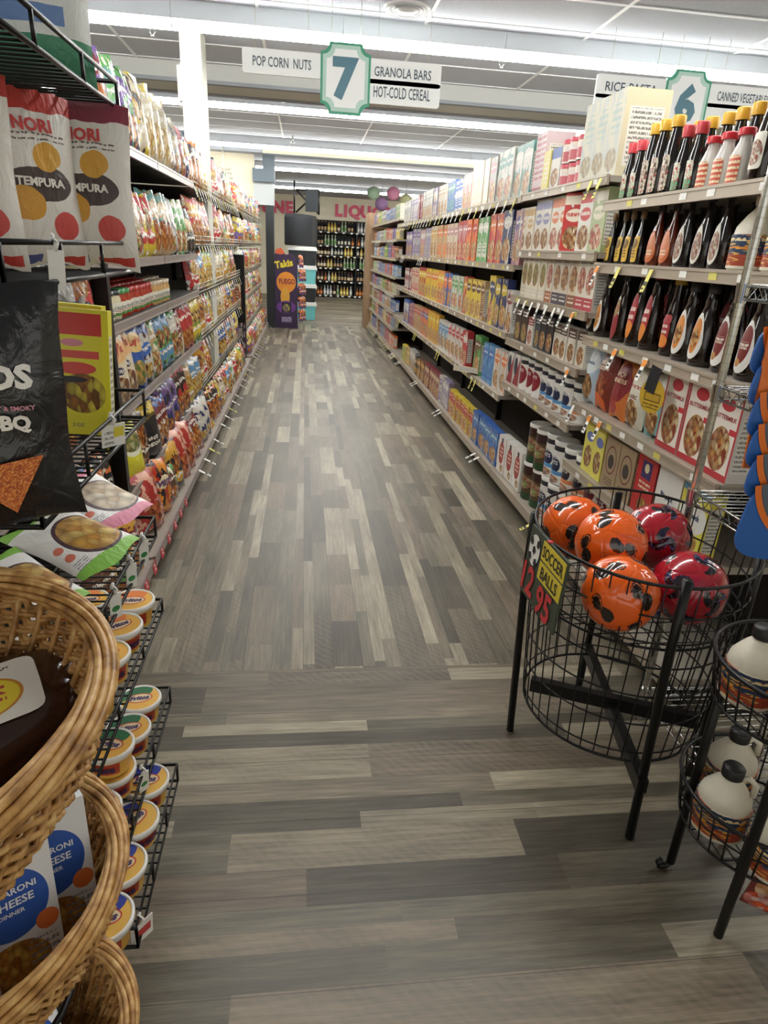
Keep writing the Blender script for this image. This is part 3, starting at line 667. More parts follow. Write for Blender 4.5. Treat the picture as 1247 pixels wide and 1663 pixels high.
run('R', XR+.14, ZS[2], 1.9, 'back row of dark syrup shelf', [(b_sq3, .1, .1, 10, 'black plastic syrup bottle', 'syrup_bottle', 'bottle', {'gap': .006})])
M_jug = mat('cream_jug', '#d9d2bf', .4)
LBj = art('jug_label', '#263a5c', [('blobs', 9, .56, '#d98a2c'), ('band', .0, .42, '#a8452a'), ('blobs', 12, .6, '#e0b45a', 3), ('band', 0, .08, '#d9d2c0'), ('lines', .1, .9, .72, .9, 1, '#e9d9a8')])
def jugb(sc=1.0, capc='#1c1a1a'):
    pr = [(.068*sc, 0), (.075*sc, .01), (.076*sc, .1*sc), (.07*sc, .135*sc), (.045*sc, .172*sc), (.028*sc, .19*sc), (.024*sc, .205*sc)]
    prl = [(.0766*sc, .008), (.0775*sc, .112*sc)]
    g = G(); g.lathe(pr, 24); g.lathe(prl, 24, 1); g.tube([(.02*sc, 0, .196*sc), (.045*sc, 0, .208*sc), (.066*sc, 0, .19*sc), (.066*sc, 0, .15*sc)], .009*sc, 8)
    bm = g.mesh('jug_body', [M_jug, LBj]); zt = .205*sc
    g = G(); g.lathe([(.03*sc, zt-.004), (.031*sc, zt+.02), (.027*sc, zt+.024), (0, zt+.024)], 20); cm = g.mesh('cap', [mat('cap_'+capc, capc, .45)])
    def b(nm): o = inst(nm, None); inst('jug_body', bm, o); inst('cap', cm, o); return o
    return b
jug = jugb(1.0); jugs = jugb(.95, '#d9d2bf')
b_y = bottle(flask(.19, .034), M_glass, '#7a5c3a', (.062, .024, .05, LBy, 'rect'), sy=.6)
b_p = bottle(flask(.21, .044), M_amber, '#2a2220', (.072, .032, .06, LBp, 'drop'), sy=.6)
b_cr = bottle(flask(.23, .046), M_glass, '#1c1a1a', (.08, .026, .065, LBc, 'drop'), sy=.6)
run('R', XR, ZS[3], 1.8, 'maple syrup shelf', [
    (jugs, .16, .155, 2, 'cream plastic maple jug with orange label', 'syrup_jug', 'jug', {'gap': .008}), (b_cr, .1, .1, 3, 'dark glass bottle with pale oval label', 'syrup_bottle', 'bottle', {'gap': .012}),
    (b_p, .095, .1, 2, 'amber bottle with peach label', 'syrup_bottle', 'bottle', {'gap': .02}), (b_y, .075, .08, 4, 'small dark flask with yellow label', 'syrup_bottle', 'bottle', {'gap': .012})])
run('R', XR+.16, ZS[3], 2.14, 'back row of maple syrup shelf', [(b_cr, .1, .1, 7, 'dark glass syrup bottle', 'syrup_bottle', 'bottle', {'gap': .01})])
LBf = art('lab_floral', '#5c4636', [('blobs', 6, .48, '#c9c2b0'), ('blobs', 7, .58, '#b04a44', 3)])
LBg = art('lab_green', '#c8ccb8', [('band', 0, .35, '#5fa37c'), ('blobs', 7, .55, '#a83c3c')])
b_rc = bottle([(.03, 0), (.033, .01), (.034, .11), (.022, .15), (.018, .19)], M_glass, '#c23b42', (.06, .024, .045, LBg, 'rect'), caph=.035, capr=.022)
b_yc = bottle([(.034, 0), (.037, .01), (.037, .15), (.026, .2), (.019, .235)], M_glass, '#d9a832', (.08, .027, .06, LBf, 'rect'), caph=.035, capr=.024)
b_rr = bottle([(.036, 0), (.04, .01), (.04, .09), (.022, .13), (.02, .15)], mat('clear_plastic', '#cfcac4', .25), '#c8202c', (.05, .03, .04, art('lab_stripe', '#c24a32', [('lines', 0, 1, 0, 1, 5, '#e9d9b0')]), 'rect'), caph=.018, capr=.026)
b_bg = bottle([(.04, 0), (.043, .01), (.043, .13), (.03, .18), (.018, .23), (.017, .26)], M_syr, '#b5a684', (.09, .03, .05, LBc, 'rect'), caph=.03, capr=.022)
run('R', XR, ZS[4], 1.80, 'top shelf of the syrup bay', [
    (b_bg, .1, .09, 3, 'tall black syrup bottle with silver neck', 'syrup_bottle', 'bottle', {'gap': .01}), (b_rr, .085, .09, 3, 'clear bottle with bright red cap', 'sauce_bottle', 'bottle', {'gap': .004}),
    (b_rc, .072, .08, 2, 'dark sauce bottle with rose red cap', 'sauce_bottle', 'bottle', {'gap': .008}), (b_yc, .08, .08, 3, 'dark bottle with yellow cap and floral label', 'sauce_bottle', 'bottle', {'gap': .008}), (b_rc, .072, .08, 2, 'dark bottle with red cap and green label', 'sauce_bottle', 'bottle', {'gap': .01})])
run('R', XR+.12, ZS[4], 2.1, 'back row of the top syrup shelf', [(b_yc, .08, .08, 8, 'yellow capped dark bottle', 'sauce_bottle', 'bottle', {'gap': .01})])
bigc = carton('carton', .14, .33, .2, art('big_cream', '#b9b49e', [('blobs', 3, .5, '#a9aba4'), ('food', .5, .2, .4, .14, '#b9a27a', '#998a62', '#c6bca4'), ('lines', .2, .8, .5, .85, 4, '#8fa39a')]), '#c9bfa0')
run('R', XR+.1, ZS[4], 1.83, 'behind the bottles on top shelf', [], 'x')
o = thing('shelf_talker', 'round yellow hanging tag with black label below the syrup shelf', 'tag', (1.262, 2.235, 1.14), (0, 0, -PI/2+.25))
g = G(); g.patch(lambda x, z: 0, 0, -.085, .062, .062, 0, 32, 1, 0); g.add([(.062*math.cos(2*PI*k/32), .001, -.085+.062*math.sin(2*PI*k/32)) for k in range(32)], [tuple(range(32))], 0); g.obj('disc', art('talker', '#c9a432', [('lines', .15, .85, .12, .3, 2, '#5a4a1c'), ('rect', .2, .85, .34, .6, '#4a3c18'), ('rect', .23, .82, .37, .57, '#b8942c')]), o)
g = G(); g.box(-.03, .022, -.002, 0, -.075, .02, 0, M=Matrix.Rotation(.2, 4, 'Y')); g.obj('black_label', M_ink, o)
# ---- oats bay
def qart(n, mid, sash): return art(n, '#e6e3dc', [('band', .84, .96, '#2a2a35'), ('disc', .5, .48, .13, .22, mid), ('band', .24, .34, sash), ('food', .5, .12, .13, .1, '#c98a5a', '#a83a3a', '#e9dcc0')])
q_bl = canister('canister', .064, .24, qart('quaker_blue', '#28304f', '#5f9ad0'), '#e9e6df', [('QUAKER', 0, .62, .09, '#f2efe8', {}), ('OATS', 0, .50, .09, '#f2efe8', {})])
q_or = canister('canister', .064, .24, qart('quaker_orange', '#2b2634', '#dd8a5c'), '#e9e6df', [('QUAKER', 0, .62, .09, '#f2efe8', {}), ('OATS', 0, .50, .09, '#f2efe8', {})])
q_rd = canister('canister', .064, .24, art('oats_red', '#e9e6df', [('disc', .5, .5, .14, .28, '#7d2832'), ('band', .0, .08, '#c9d6e6'), ('rect', .45, .55, .84, .96, '#20242c')]), '#e9e6df', [('OATS', .0, .5, .1, '#f2efe8', {})])
q_ye = canister('canister', .064, .24, art('oats_yellow', '#e6e3dc', [('band', .82, .96, '#e0d24a'), ('disc', .5, .42, .14, .26, '#7d2832')]), '#e9e6df', [('OATS', .0, .43, .1, '#f2efe8', {})])
q_gr = canister('canister', .066, .23, art('oats_green', '#59452f', [('band', .74, 1, '#3a1d1c'), ('food', .5, .5, .2, .2, '#8fa860', '#c9b48c', '#a8503c'), ('band', .0, .2, '#2e4a2e')]), '#e6e2da')
stk2 = {'stack': 2, 'sh': .243, 'gap': .008}
ovl = carton('box', .15, .25, .07, art('maple_oval', '#e6e2da', [('disc', .5, .55, .34, .3, '#a33430'), ('rect', .38, .62, .82, .95, '#2a2c30'), ('food', .7, .15, .2, .1, '#c9904f', '#e9d8a8', '#a8703c'), ('lines', .3, .7, .4, .7, 3, '#efd9c8')]), '#dedad2')
bpk = carton('box', .2, .13, .16, art('blue_pack', '#31479a', [('blobs', 5, .55, '#6f83c8'), ('lines', .1, .9, .2, .7, 2, '#c9b8d8')]), '#2c3f8c')
run('R', XR, .135, 2.22, 'bottom shelf of oatmeal bay', [
    (bpk, .2, .16, 1, 'blue shrink-wrapped pack behind the ball bin', 'snack_pack', 'box'), (q_ye, .13, .13, 2, 'white oats canister with yellow band', 'oats_canister', 'canister', stk2),
    (q_rd, .13, .13, 1, 'white oats canister with maroon disc', 'oats_canister', 'canister', stk2), (q_or, .13, .13, 2, 'oats canister with orange stripe', 'oats_canister', 'canister', stk2), (q_bl, .13, .13, 2, 'oats canister with blue stripe', 'oats_canister', 'canister', stk2),
    (q_gr, .135, .135, 2, 'dark green and brown oats canister', 'oats_canister', 'canister', {'stack': 2, 'sh': .235, 'gap': .006}), (ovl, .15, .07, 3, 'white box with big red oval', 'oat_box', 'box', {'gap': .01})])
q_sm = lambda m, n: canister('canister', .055, .2, m, '#e9e6df', [(n, 0, .58, .09, '#f2efe8', {})])
qs1, qs2, qs3 = q_sm(qart('q_s1', '#28304f', '#5f9ad0'), 'QUAKER'), q_sm(art('q_s2', '#e6e3dc', [('disc', .5, .5, .16, .32, '#8a2832'), ('band', .86, 1, '#30303a')]), 'OATS'), q_sm(qart('q_s3', '#2b2634', '#dd8a5c'), 'QUAKER')
qs4 = carton('box', .1, .19, .06, art('q_s4', '#e2dfd8', [('diag', .8, .1, '#9a3038'), ('disc', .3, .6, .3, .3, '#2c3244')]), '#cfccc5')
run('R', XR, ZQ[0], 3.03, 'second shelf of oatmeal bay', [
    (qs3, .112, .11, 1, 'small oats canister with orange stripe', 'oats_canister', 'canister'), (qs1, .112, .11, 4, 'small oats canister with blue stripe', 'oats_canister', 'canister'), (qs2, .112, .11, 3, 'small oats canister with red disc', 'oats_canister', 'canister'), (qs4, .1, .06, 2, 'white oat packet box with red slash', 'oat_box', 'box')])
def smallbox(n, base, c, f, w=.1, h=.17): return carton('box', w, h, .06, art(n, base, [('band', .72, 1, c), ('food', .5, .3, .4, .26, *f), ('lines', .15, .85, .76, .94, 2, '#e9e3d8')]), base)
fg = ('#c98a4c', '#8a4a2a', '#e9cf9c'); fr = ('#b03038', '#e08a6a', '#e9dcc0'); fgr = ('#7a9a4c', '#c9b06a', '#a8503c')
run('R', XR, ZQ[1], 3.04, 'third shelf of oatmeal bay', [
    (smallbox('sb1', '#d6cfc0', '#4a3028', fg), .1, .06, 4, 'brown topped box with noodle bowl', 'oat_box', 'box', {'gap': .008}), (smallbox('sb2', '#26242a', '#1c1a20', fg, .095, .19), .095, .06, 2, 'black box with jar picture', 'oat_box', 'box', {'gap': .01}),
    (smallbox('sb3', '#3a4650', '#23303a', fgr, .09, .18), .09, .06, 1, 'slate blue narrow box', 'oat_box', 'box'), (smallbox('sb4', '#d9d2c8', '#8f2f34', fr, .1, .16), .1, .06, 1, 'white and maroon bar box', 'oat_box', 'box'), (smallbox('sb5', '#3c2a22', '#2e1d18', fgr, .12, .2), .12, .06, 2, 'brown box with salad picture', 'oat_box', 'box')])
def bowlbox(n, base, c, f, w=.105, h=.22): return carton('box', w, h, .06, art(n, base, [('band', .0, .26, c), ('food', .5, .6, .42, .28, *f), ('lines', .15, .85, .08, .2, 1, '#e9e3d8'), ('lines', .15, .85, .9, .97, 1, '#6a5a4a')]), base)
bwl = [bowlbox('bw%d' % i, b, c, f) for i, (b, c, f) in enumerate([('#ddd6c8', '#b5434c', fr), ('#d6c9b0', '#8c5a3c', fg), ('#e0d8c4', '#d9d2c0', fgr), ('#cfc6b8', '#4c4650', fg), ('#d8d0be', '#a8623c', fr), ('#d3cbb6', '#c9c2ac', fgr)])]
run('R', XR, ZQ[2]+.0, 3.03, 'shelf with the white price tags', [
    (bwl[0], .105, .06, 2, 'cream granola box with red berries', 'granola_box', 'box'), (bwl[1], .105, .06, 1, 'tan granola box with brown base', 'granola_box', 'box'), (bwl[3], .105, .06, 2, 'grey granola box with dark base', 'granola_box', 'box'), (bwl[4], .105, .06, 1, 'cream granola box with rust base', 'granola_box', 'box'),
    (bwl[2], .105, .06, 3, 'pale granola box with green leaves', 'granola_box', 'box'), (bwl[5], .105, .06, 1, 'oat coloured granola box with herbs', 'granola_box', 'box')])
cb = lambda n, base, c, f, w=.15, h=.27, top=None: carton('box', w, h, .06, art(n, base, [('band', .8, .95, c), ('disc', .5, .62, .4, .11, c), ('food', .5, .24, .44, .2, *f), ('lines', .15, .85, .57, .68, 1, base), ('blobs', 4, .66, '#e9e4da')]), base, top=top)
run('R', XR, ZQ[3], 3.04, 'second shelf from top of oatmeal bay', [
    (cb('g1', '#a9b488', '#e3dcc8', fr), .15, .06, 1, 'sage green cereal box', 'cereal_box', 'box'), (cb('g2', '#e3dfd6', '#c23b3c', fg), .15, .06, 1, 'white cereal box with red corner and bowl', 'cereal_box', 'box'), (cb('g3', '#c23a38', '#e9dcc8', fg), .12, .06, 1, 'red cereal box seen edge on', 'cereal_box', 'box', {'yaw': .4}),
    (cb('g4', '#e3ddcf', '#d97a4c', fr, .13), .13, .06, 2, 'white cereal box with orange lettering', 'cereal_box', 'box'), (cb('g5', '#dcd6cc', '#8c8cae', fg, .13), .13, .06, 2, 'white cereal box with lilac bowl', 'cereal_box', 'box'), (cb('g6', '#e0d6c4', '#c9a46a', fg, .13, .24), .13, .06, 2, 'cream granola cereal box with tan lettering', 'cereal_box', 'box')])
jarp = canister('jar', .042, .11, art('pink_jar', '#dcd2cc', [('band', .1, .6, '#c46a70'), ('blobs', 5, .6, '#e9dcc8')]), '#c4505c')
pbag = bagmesh('bag', .075, .12, .04, art('purple_bag', '#7d5a96', [('food', .5, .4, .3, .25, '#d9a84c', '#e9cf8a', '#a8703c'), ('band', .86, 1, '#a27ab5')], .35, .4), (), 11)
run('R', XR, ZQ[4], 3.02, 'top shelf of oatmeal bay', [
    (bigc, .14, .2, 3, 'tall cream oat milk style carton', 'carton', 'carton', {'gap': .002}), (jarp, .088, .085, 3, 'pink lidded jar', 'jar', 'jar', {'stack': 2, 'sh': .112}), (carton('box', .13, .2, .06, art('blue_white', '#d8d4cc', [('band', .75, 1, '#3c62a8'), ('food', .5, .3, .4, .22, *fg)]), '#d0ccc4'), .13, .06, 1, 'white carton with blue top band', 'snack_box', 'box'),
    (carton('box', .1, .2, .07, art('yel_pale', '#ded27e', [('lines', .2, .8, .2, .8, 5, '#efe9d2')]), '#d8cc70'), .1, .07, 1, 'pale yellow snack carton', 'snack_box', 'box'), (carton('box', .09, .31, .16, art('red_grid', '#c9aeb2', [('lines', .1, .9, .2, .95, 8, '#a8343e'), ('band', .0, .1, '#8f2f3a')]), '#cfb9bb'), .09, .16, 2, 'tall pinkish red and white carton', 'snack_box', 'box')])
o = thing('display_shipper', 'red and white shipper tray of purple bags on the top shelf', 'display box', (1.55, 3.72, ZQ[4]), (0, 0, -PI/2))
g = G(); g.box(-.25, .25, -.02, .1, 0, .30, 0, front=0); g.box(-.25, .25, -.02, .1, .3, .36, 1, front=1); g.box(-.25, .25, -.10, -.02, .155, .168, 0); g.box(-.25, .25, -.10, -.02, 0, .005, 0); g.box(-.25, -.24, -.10, -.02, 0, .155, 0); g.box(.24, .25, -.10, -.02, 0, .155, 0); g.obj('tray', [art('shipper', '#c3a4a6', [('lines', .05, .95, .05, .95, 6, '#b5505c')]), art('shipper_top', '#ddd2cc', [('lines', .05, .95, .2, .8, 1, '#b5303c')])], o)
for k in range(5): place('R', 1.50, 3.53+.09*k, ZQ[4]+.17, pbag, 'snack_bag', ['first', 'second', 'third', 'fourth', 'fifth'][k]+' small purple bag from the near end of shipper', 'bag', 'small purple bags hanging in the shipper')
# ================================================================== cereal rows (right) and far bays
PAL = {'red': '#b8383a', 'maroon': '#7c3038', 'blue': '#3a66b0', 'light blue': '#5f93bd', 'navy': '#2b3566', 'yellow': '#d6bd3c', 'gold': '#cf9a36', 'orange': '#d9773a', 'green': '#5d9c58', 'teal': '#5d938c', 'white': '#cfcbc2', 'cream': '#cbbfa4', 'tan': '#b99a72', 'brown': '#6a4632', 'purple': '#6f5590', 'lilac': '#9488a6', 'pink': '#b9858a', 'grey': '#a8a6a4', 'black': '#232326'}
CBM = {}
def cbox(base, acc, pic, w, h, d=.055):
    k = (base, acc, pic, w, h, d)
    if k in CBM: return CBM[k]
    B, A = PAL[base], PAL[acc]; sd = (len(CBM)*37 % 100)/10
    f = {'bowl': ('#d9a45a', '#b5703c', '#f0dba8'), 'fruit': ('#b5343c', '#e0905a', '#e9dcb0'), 'plain': None}[pic]
    ft = [('blobs', 2.2, .56, A, sd), ('blobs', 5, .66, '#d9cfc0', sd+3), ('disc', .5, .78, .44, .12, A), ('lines', .14, .86, .74, .83, 1, '#efece4')]
    if f: ft.append(('food', .5, .27, .42, .22, *f))
    else: ft += [('rect', .1, .9, .12, .42, A), ('lines', .15, .85, .16, .4, 3, B)]
    CBM[k] = carton('box', w, h, d, art('cereal_%s_%s_%s' % (base, acc, pic), B, ft, .42, wob=.10), B); return CBM[k]
def cereal(base, acc, pic, n, w=.17, h=.28, d=.055, op=None):
    desc = {'bowl': '%s cereal box with %s emblem and bowl' % (base, acc), 'fruit': '%s cereal box with %s emblem and fruit' % (base, acc), 'plain': '%s cereal box with %s panels' % (base, acc)}[pic]
    return (cbox(base, acc, pic, w, h, d), w, d, n, desc, 'cereal_box', 'box', op or {})
CW = ['bottom cereal shelf', 'second cereal shelf up', 'third cereal shelf up', 'fourth cereal shelf up', 'top cereal shelf']
run('R', XR, .135, 4.22, CW[0], [cereal('blue', 'light blue', 'bowl', 4, .17, .24, op={'gap': .006}), cereal('yellow', 'red', 'bowl', 6, .15, .22, op={'gap': .004, 'after': .02}), cereal('lilac', 'white', 'plain', 2, .14, .26, op={'after': .02}), cereal('white', 'purple', 'plain', 1, .14, .26),
    cereal('maroon', 'tan', 'bowl', 6, .14, .24), cereal('brown', 'gold', 'bowl', 3, .13, .22), cereal('black', 'gold', 'plain', 2, .12, .2), cereal('grey', 'white', 'bowl', 3, .14, .24), cereal('tan', 'yellow', 'plain', 3, .13, .2), cereal('yellow', 'green', 'plain', 2, .13, .2)], yend=9.88)
run('R', XR, ZC[0], 4.22, CW[1], [cereal('white', 'orange', 'bowl', 2, .15, .27), cereal('light blue', 'blue', 'plain', 2, .14, .27, op={'after': .1}), cereal('green', 'brown', 'bowl', 1, .19, .29, op={'after': .22}), cereal('red', 'white', 'fruit', 1, .16, .28), cereal('white', 'red', 'bowl', 4, .15, .27),
    cereal('white', 'light blue', 'bowl', 3, .15, .26), cereal('gold', 'yellow', 'bowl', 4, .15, .29), cereal('orange', 'blue', 'bowl', 3, .15, .28), cereal('tan', 'red', 'bowl', 3, .15, .28), cereal('pink', 'maroon', 'plain', 3, .14, .26), cereal('blue', 'white', 'bowl', 3, .15, .28)], yend=9.88)
run('R', XR, ZC[1], 4.22, CW[2], [cereal('white', 'maroon', 'bowl', 1, .15, .26), cereal('navy', 'yellow', 'bowl', 2, .14, .32, op={'gap': .01}), cereal('yellow', 'navy', 'fruit', 1, .16, .33, op={'after': .13}), cereal('tan', 'brown', 'plain', 1, .1, .28), cereal('yellow', 'brown', 'bowl', 3, .15, .28), cereal('red', 'gold', 'bowl', 1, .14, .29),
    cereal('white', 'green', 'fruit', 3, .15, .28), cereal('blue', 'orange', 'bowl', 2, .16, .29), cereal('orange', 'yellow', 'fruit', 2, .16, .3), cereal('yellow', 'orange', 'bowl', 4, .16, .3), cereal('red', 'yellow', 'bowl', 3, .16, .3), cereal('cream', 'red', 'plain', 4, .14, .28), cereal('maroon', 'white', 'plain', 4, .14, .26)], yend=9.88)
run('R', XR, ZC[2], 4.22, CW[3], [cereal('pink', 'purple', 'bowl', 1, .17, .32, op={'after': .06}), cereal('navy', 'white', 'bowl', 1, .2, .33), cereal('red', 'orange', 'bowl', 2, .17, .32), cereal('green', 'white', 'plain', 2, .17, .31), cereal('orange', 'red', 'bowl', 2, .17, .31), cereal('red', 'pink', 'fruit', 2, .17, .31),
    cereal('cream', 'pink', 'fruit', 3, .16, .3), cereal('tan', 'orange', 'plain', 3, .15, .3), cereal('cream', 'gold', 'bowl', 2, .15, .3), cereal('lilac', 'grey', 'plain', 3, .14, .29), cereal('pink', 'white', 'bowl', 2, .14, .28), cereal('grey', 'purple', 'plain', 4, .14, .3), cereal('purple', 'white', 'bowl', 4, .14, .28)], yend=9.88)
run('R', XR, ZC[3], 4.22, CW[4], [cereal('teal', 'white', 'bowl', 2, .17, .3), cereal('white', 'teal', 'fruit', 2, .19, .31), cereal('grey', 'pink', 'bowl', 1, .18, .3), cereal('cream', 'white', 'plain', 3, .17, .31), cereal('pink', 'cream', 'bowl', 2, .16, .27), cereal('white', 'blue', 'plain', 2, .16, .25), cereal('blue', 'teal', 'plain', 2, .16, .27),
    cereal('white', 'tan', 'bowl', 3, .15, .27), cereal('purple', 'cream', 'plain', 2, .15, .27), cereal('white', 'grey', 'bowl', 4, .15, .28), cereal('maroon', 'pink', 'plain', 2, .14, .27), cereal('white', 'lilac', 'plain', 4, .14, .28), cereal('grey', 'white', 'plain', 4, .14, .26)], yend=9.88)
# the toppled pack on the second cereal shelf
tag(inst('cereal_box', cbox('cream', 'brown', 'fruit', .12, .2, .04), None, (1.36, 4.99, ZC[0]+.025), (R(-88), R(8), R(60))), 'cream packet fallen on its back in the gap beside the green box', 'box')
# far right bays: many small packs
far = [('lilac', 'blue', 'plain'), ('red', 'tan', 'bowl'), ('orange', 'white', 'plain'), ('blue', 'grey', 'plain'), ('white', 'black', 'plain'), ('tan', 'white', 'bowl'), ('pink', 'red', 'plain'), ('purple', 'lilac', 'plain'), ('light blue', 'white', 'plain'), ('green', 'yellow', 'plain'), ('yellow', 'white', 'plain'), ('grey', 'blue', 'plain'), ('brown', 'orange', 'bowl'), ('cream', 'green', 'plain')]
r3 = random.Random(21)
for li, z in enumerate([.135]+ZF):
    nm = ['lowest', 'second', 'third', 'fourth', 'fifth', 'sixth', 'seventh', 'topmost'][li]
    picks = r3.sample(far, 8); hh = {0: .2, 7: .2}.get(li, .17)
    run('R', XR, z, 9.95, nm+' far right shelf', [(cbox(b, a, p, w_, h_, .06), w_, .06, r3.choice([2, 3, 3]), '%s packet with %s print' % (b, a), 'packet', 'box', {'gap': .012}) for (b, a, p), w_, h_ in [(q, r3.choice([.13, .17, .2]), hh-r3.random()*.03) for q in picks]], yend=13.7)

# ================================================================== chip bags (left)
BGM = {}
def bag(base, acc, pic, w=.2, h=.3, d=.08, texts=(), seed=None):
    k = (base, acc, pic, w, h, len(texts))
    if k in BGM: return BGM[k]
    B, A = PAL.get(base, base), PAL.get(acc, acc); i = len(BGM)
    f = {'chips': ('#e0b85a', '#c98a34', '#f0d98c'), 'nacho': ('#c8742c', '#a8502a', '#e0a050'), 'veg': ('#7a9c4a', '#c23c34', '#e0c88a')}[pic]
    q = [.26, .6, .34, .2][i % 4]; t_ = [.68, .3, .72, .55][i % 4]
    ft = [('blobs', 2.5, .55, A, i*2.1), ('band', [.86, .74, .9, .8][i % 4], 1, A), ('food', .5, q, [.4, .3, .44, .26][i % 4], [.2, .16, .24, .13][i % 4], *f), ('blobs', 5, .60, '#3a2a26' if i % 3 else '#e9dfc8', i*1.3), ('disc', .5, t_, .38, .10, A if i % 2 else B), ('lines', .15, .85, t_-.06, t_+.06, 1, '#f0ece0')]
    BGM[k] = bagmesh('bag', w, h, d, art('chips_%s_%s_%s' % (base, acc, pic), B, ft, .2, 1.0, .4, wob=.22), texts, seed if seed is not None else i); return BGM[k]
def chips(base, acc, pic, n, w=.19, h=.3, d=.08, texts=(), op=None, desc=None):
    o_ = {'tilt': R(7), 'gap': -.012}; o_.update(op or {})
    ds = desc or {'chips': '%s chip bag with %s top' % (base, acc), 'nacho': '%s tortilla chip bag with %s top' % (base, acc), 'veg': '%s snack bag with %s top' % (base, acc)}[pic]
    return (bag(base, acc, pic, w, h, d, texts), w, d, n, ds, 'chip_bag', 'bag', o_)
LW = ['bottom shelf of near chip bay', 'second chip shelf up', 'third chip shelf up', 'dip jar shelf', 'fifth chip shelf up', 'top chip shelf']
T = lambda s, cz, th, c, **k: (s, k.pop('cx', 0), cz, th, c, k)
smart = bagmesh('bag', .25, .29, .1, art('smart', '#201f22', [('diag', .12, .93, '#e2c244'), ('diag', .12, .68, '#201f22'), ('blobs', 5, .66, '#3a3430')], .3, .5, .2), [T('Smartfood', .80, .11, '#1d1a18', rot=.1, mw=.86), T('WHITE', .4, .07, '#e9e4d6', mw=.5), T('CHEDDAR', .29, .07, '#e9e4d6', mw=.6)], 31)
lays = bagmesh('bag', .21, .33, .09, art('lays_b', '#d8cbb0', [('disc', .5, .74, .44, .16, '#e0b27c'), ('food', .5, .2, .46, .2, '#c9a06a', '#7a4a34', '#e0d0b0'), ('disc', .5, .48, .2, .05, '#3a3a60')], .3, .5, .2), [T("Lay's", .75, .16, '#b5424a', rot=.12), T('WAVY', .48, .05, '#f0eadc', mw=.3)], 32)
laysb = bagmesh('bag', .2, .32, .09, art('lays_bl', '#2f559c', [('disc', .55, .72, .4, .15, '#e0c080'), ('food', .5, .25, .4, .2, '#e0c070', '#c9904a', '#5f8a4a')], .3, .5, .2), [T("Lay's", .73, .14, '#c23a3c', rot=.12)], 33)
yell = bagmesh('bag', .23, .28, .1, art('yellow_fun', '#d8d037', [('disc', .55, .66, .42, .24, '#e6e2c8'), ('food', .55, .68, .36, .18, '#b9a868', '#6a8a3a', '#d9cfa0'), ('blobs', 4, .66, '#e9e26a')], .26, .5, .25), (), 34)
tost = bagmesh('bag', .24, .33, .1, art('tost_blue', '#d9cfae', [('band', .42, 1, '#2f72b4'), ('food', .5, .18, .4, .18, '#d9b86a', '#b98a4a', '#efe0b0')], .28, .5, .2), [T('TOSTITOS', .58, .1, '#efe9dc')], 35)
twis = bagmesh('bag', .22, .3, .1, art('orange_twist', '#d98a2c', [('blobs', 4, .5, '#b5341f'), ('blobs', 6, .56, '#26242a', 2), ('disc', .5, .62, .3, .1, '#e9d9b0')], .25, .6, .3, wob=.2), [T('TWISTS', .6, .12, '#5a2a6a', rot=-.1)], 36)
hotf = bagmesh('bag', .22, .31, .1, art('hot_red', '#a8322c', [('blobs', 5, .52, '#d9a08a'), ('food', .5, .3, .3, .2, '#c84a2c', '#e08a4a', '#7a1a1a')], .25, .6, .3, wob=.2), (), 37)
lgB = lambda m, w, n, ds, **k: (m, w, k.pop('d', .09), n, ds, 'chip_bag', 'bag', dict({'tilt': R(7), 'gap': -.01}, **k))
XB = XLBASE-.02
run('L', XB, .12, 3.02, LW[0], [lgB(hotf, .22, 1, 'crumpled red and orange bag by the price stickers'), lgB(twis, .22, 1, 'orange and yellow curls bag'), chips('brown', 'green', 'nacho', 1, .18, .2), chips('black', 'gold', 'nacho', 1, .2, .28, desc='black and gold puffs bag'), lgB(hotf, .21, 2, 'crinkled red snack bag', tilt=R(14)),
    chips('maroon', 'white', 'nacho', 2, .22, .3, op={'tilt': R(20)}), chips('navy', 'white', 'chips', 2, .2, .29), chips('yellow', 'orange', 'chips', 1, .22, .2, op={'tilt': R(40)})], yend=5.3)
run('L', XL, ZL[0], 3.02, LW[1], [lgB(yell, .23, 1, 'bright yellow puffs bag with white oval'), chips('tan', 'brown', 'nacho', 1, .12, .3), lgB(smart, .25, 1, 'black popcorn bag with yellow name band'), chips('maroon', 'blue', 'nacho', 2, .15, .27), chips('navy', 'purple', 'nacho', 2, .2, .3), chips('black', 'red', 'nacho', 2, .21, .32), chips('yellow', 'tan', 'chips', 1, .18, .28), chips('light blue', 'white', 'chips', 2, .2, .29)], yend=5.3)
run('L', XL, ZL[1], 2.86, LW[2], [lgB(lays, .2, 2, 'beige wavy chip bag with red name'), lgB(laysb, .2, 1, 'dark blue chip bag with red name'), chips('white', 'blue', 'chips', 1, .2, .31), chips('tan', 'green', 'veg', 1, .19, .3), chips('green', 'light blue', 'veg', 2, .2, .3), chips('white', 'green', 'veg', 1, .19, .3), chips('cream', 'maroon', 'veg', 1, .19, .3), chips('red', 'maroon', 'nacho', 2, .2, .32), chips('green', 'yellow', 'chips', 2, .18, .3)], yend=5.3)
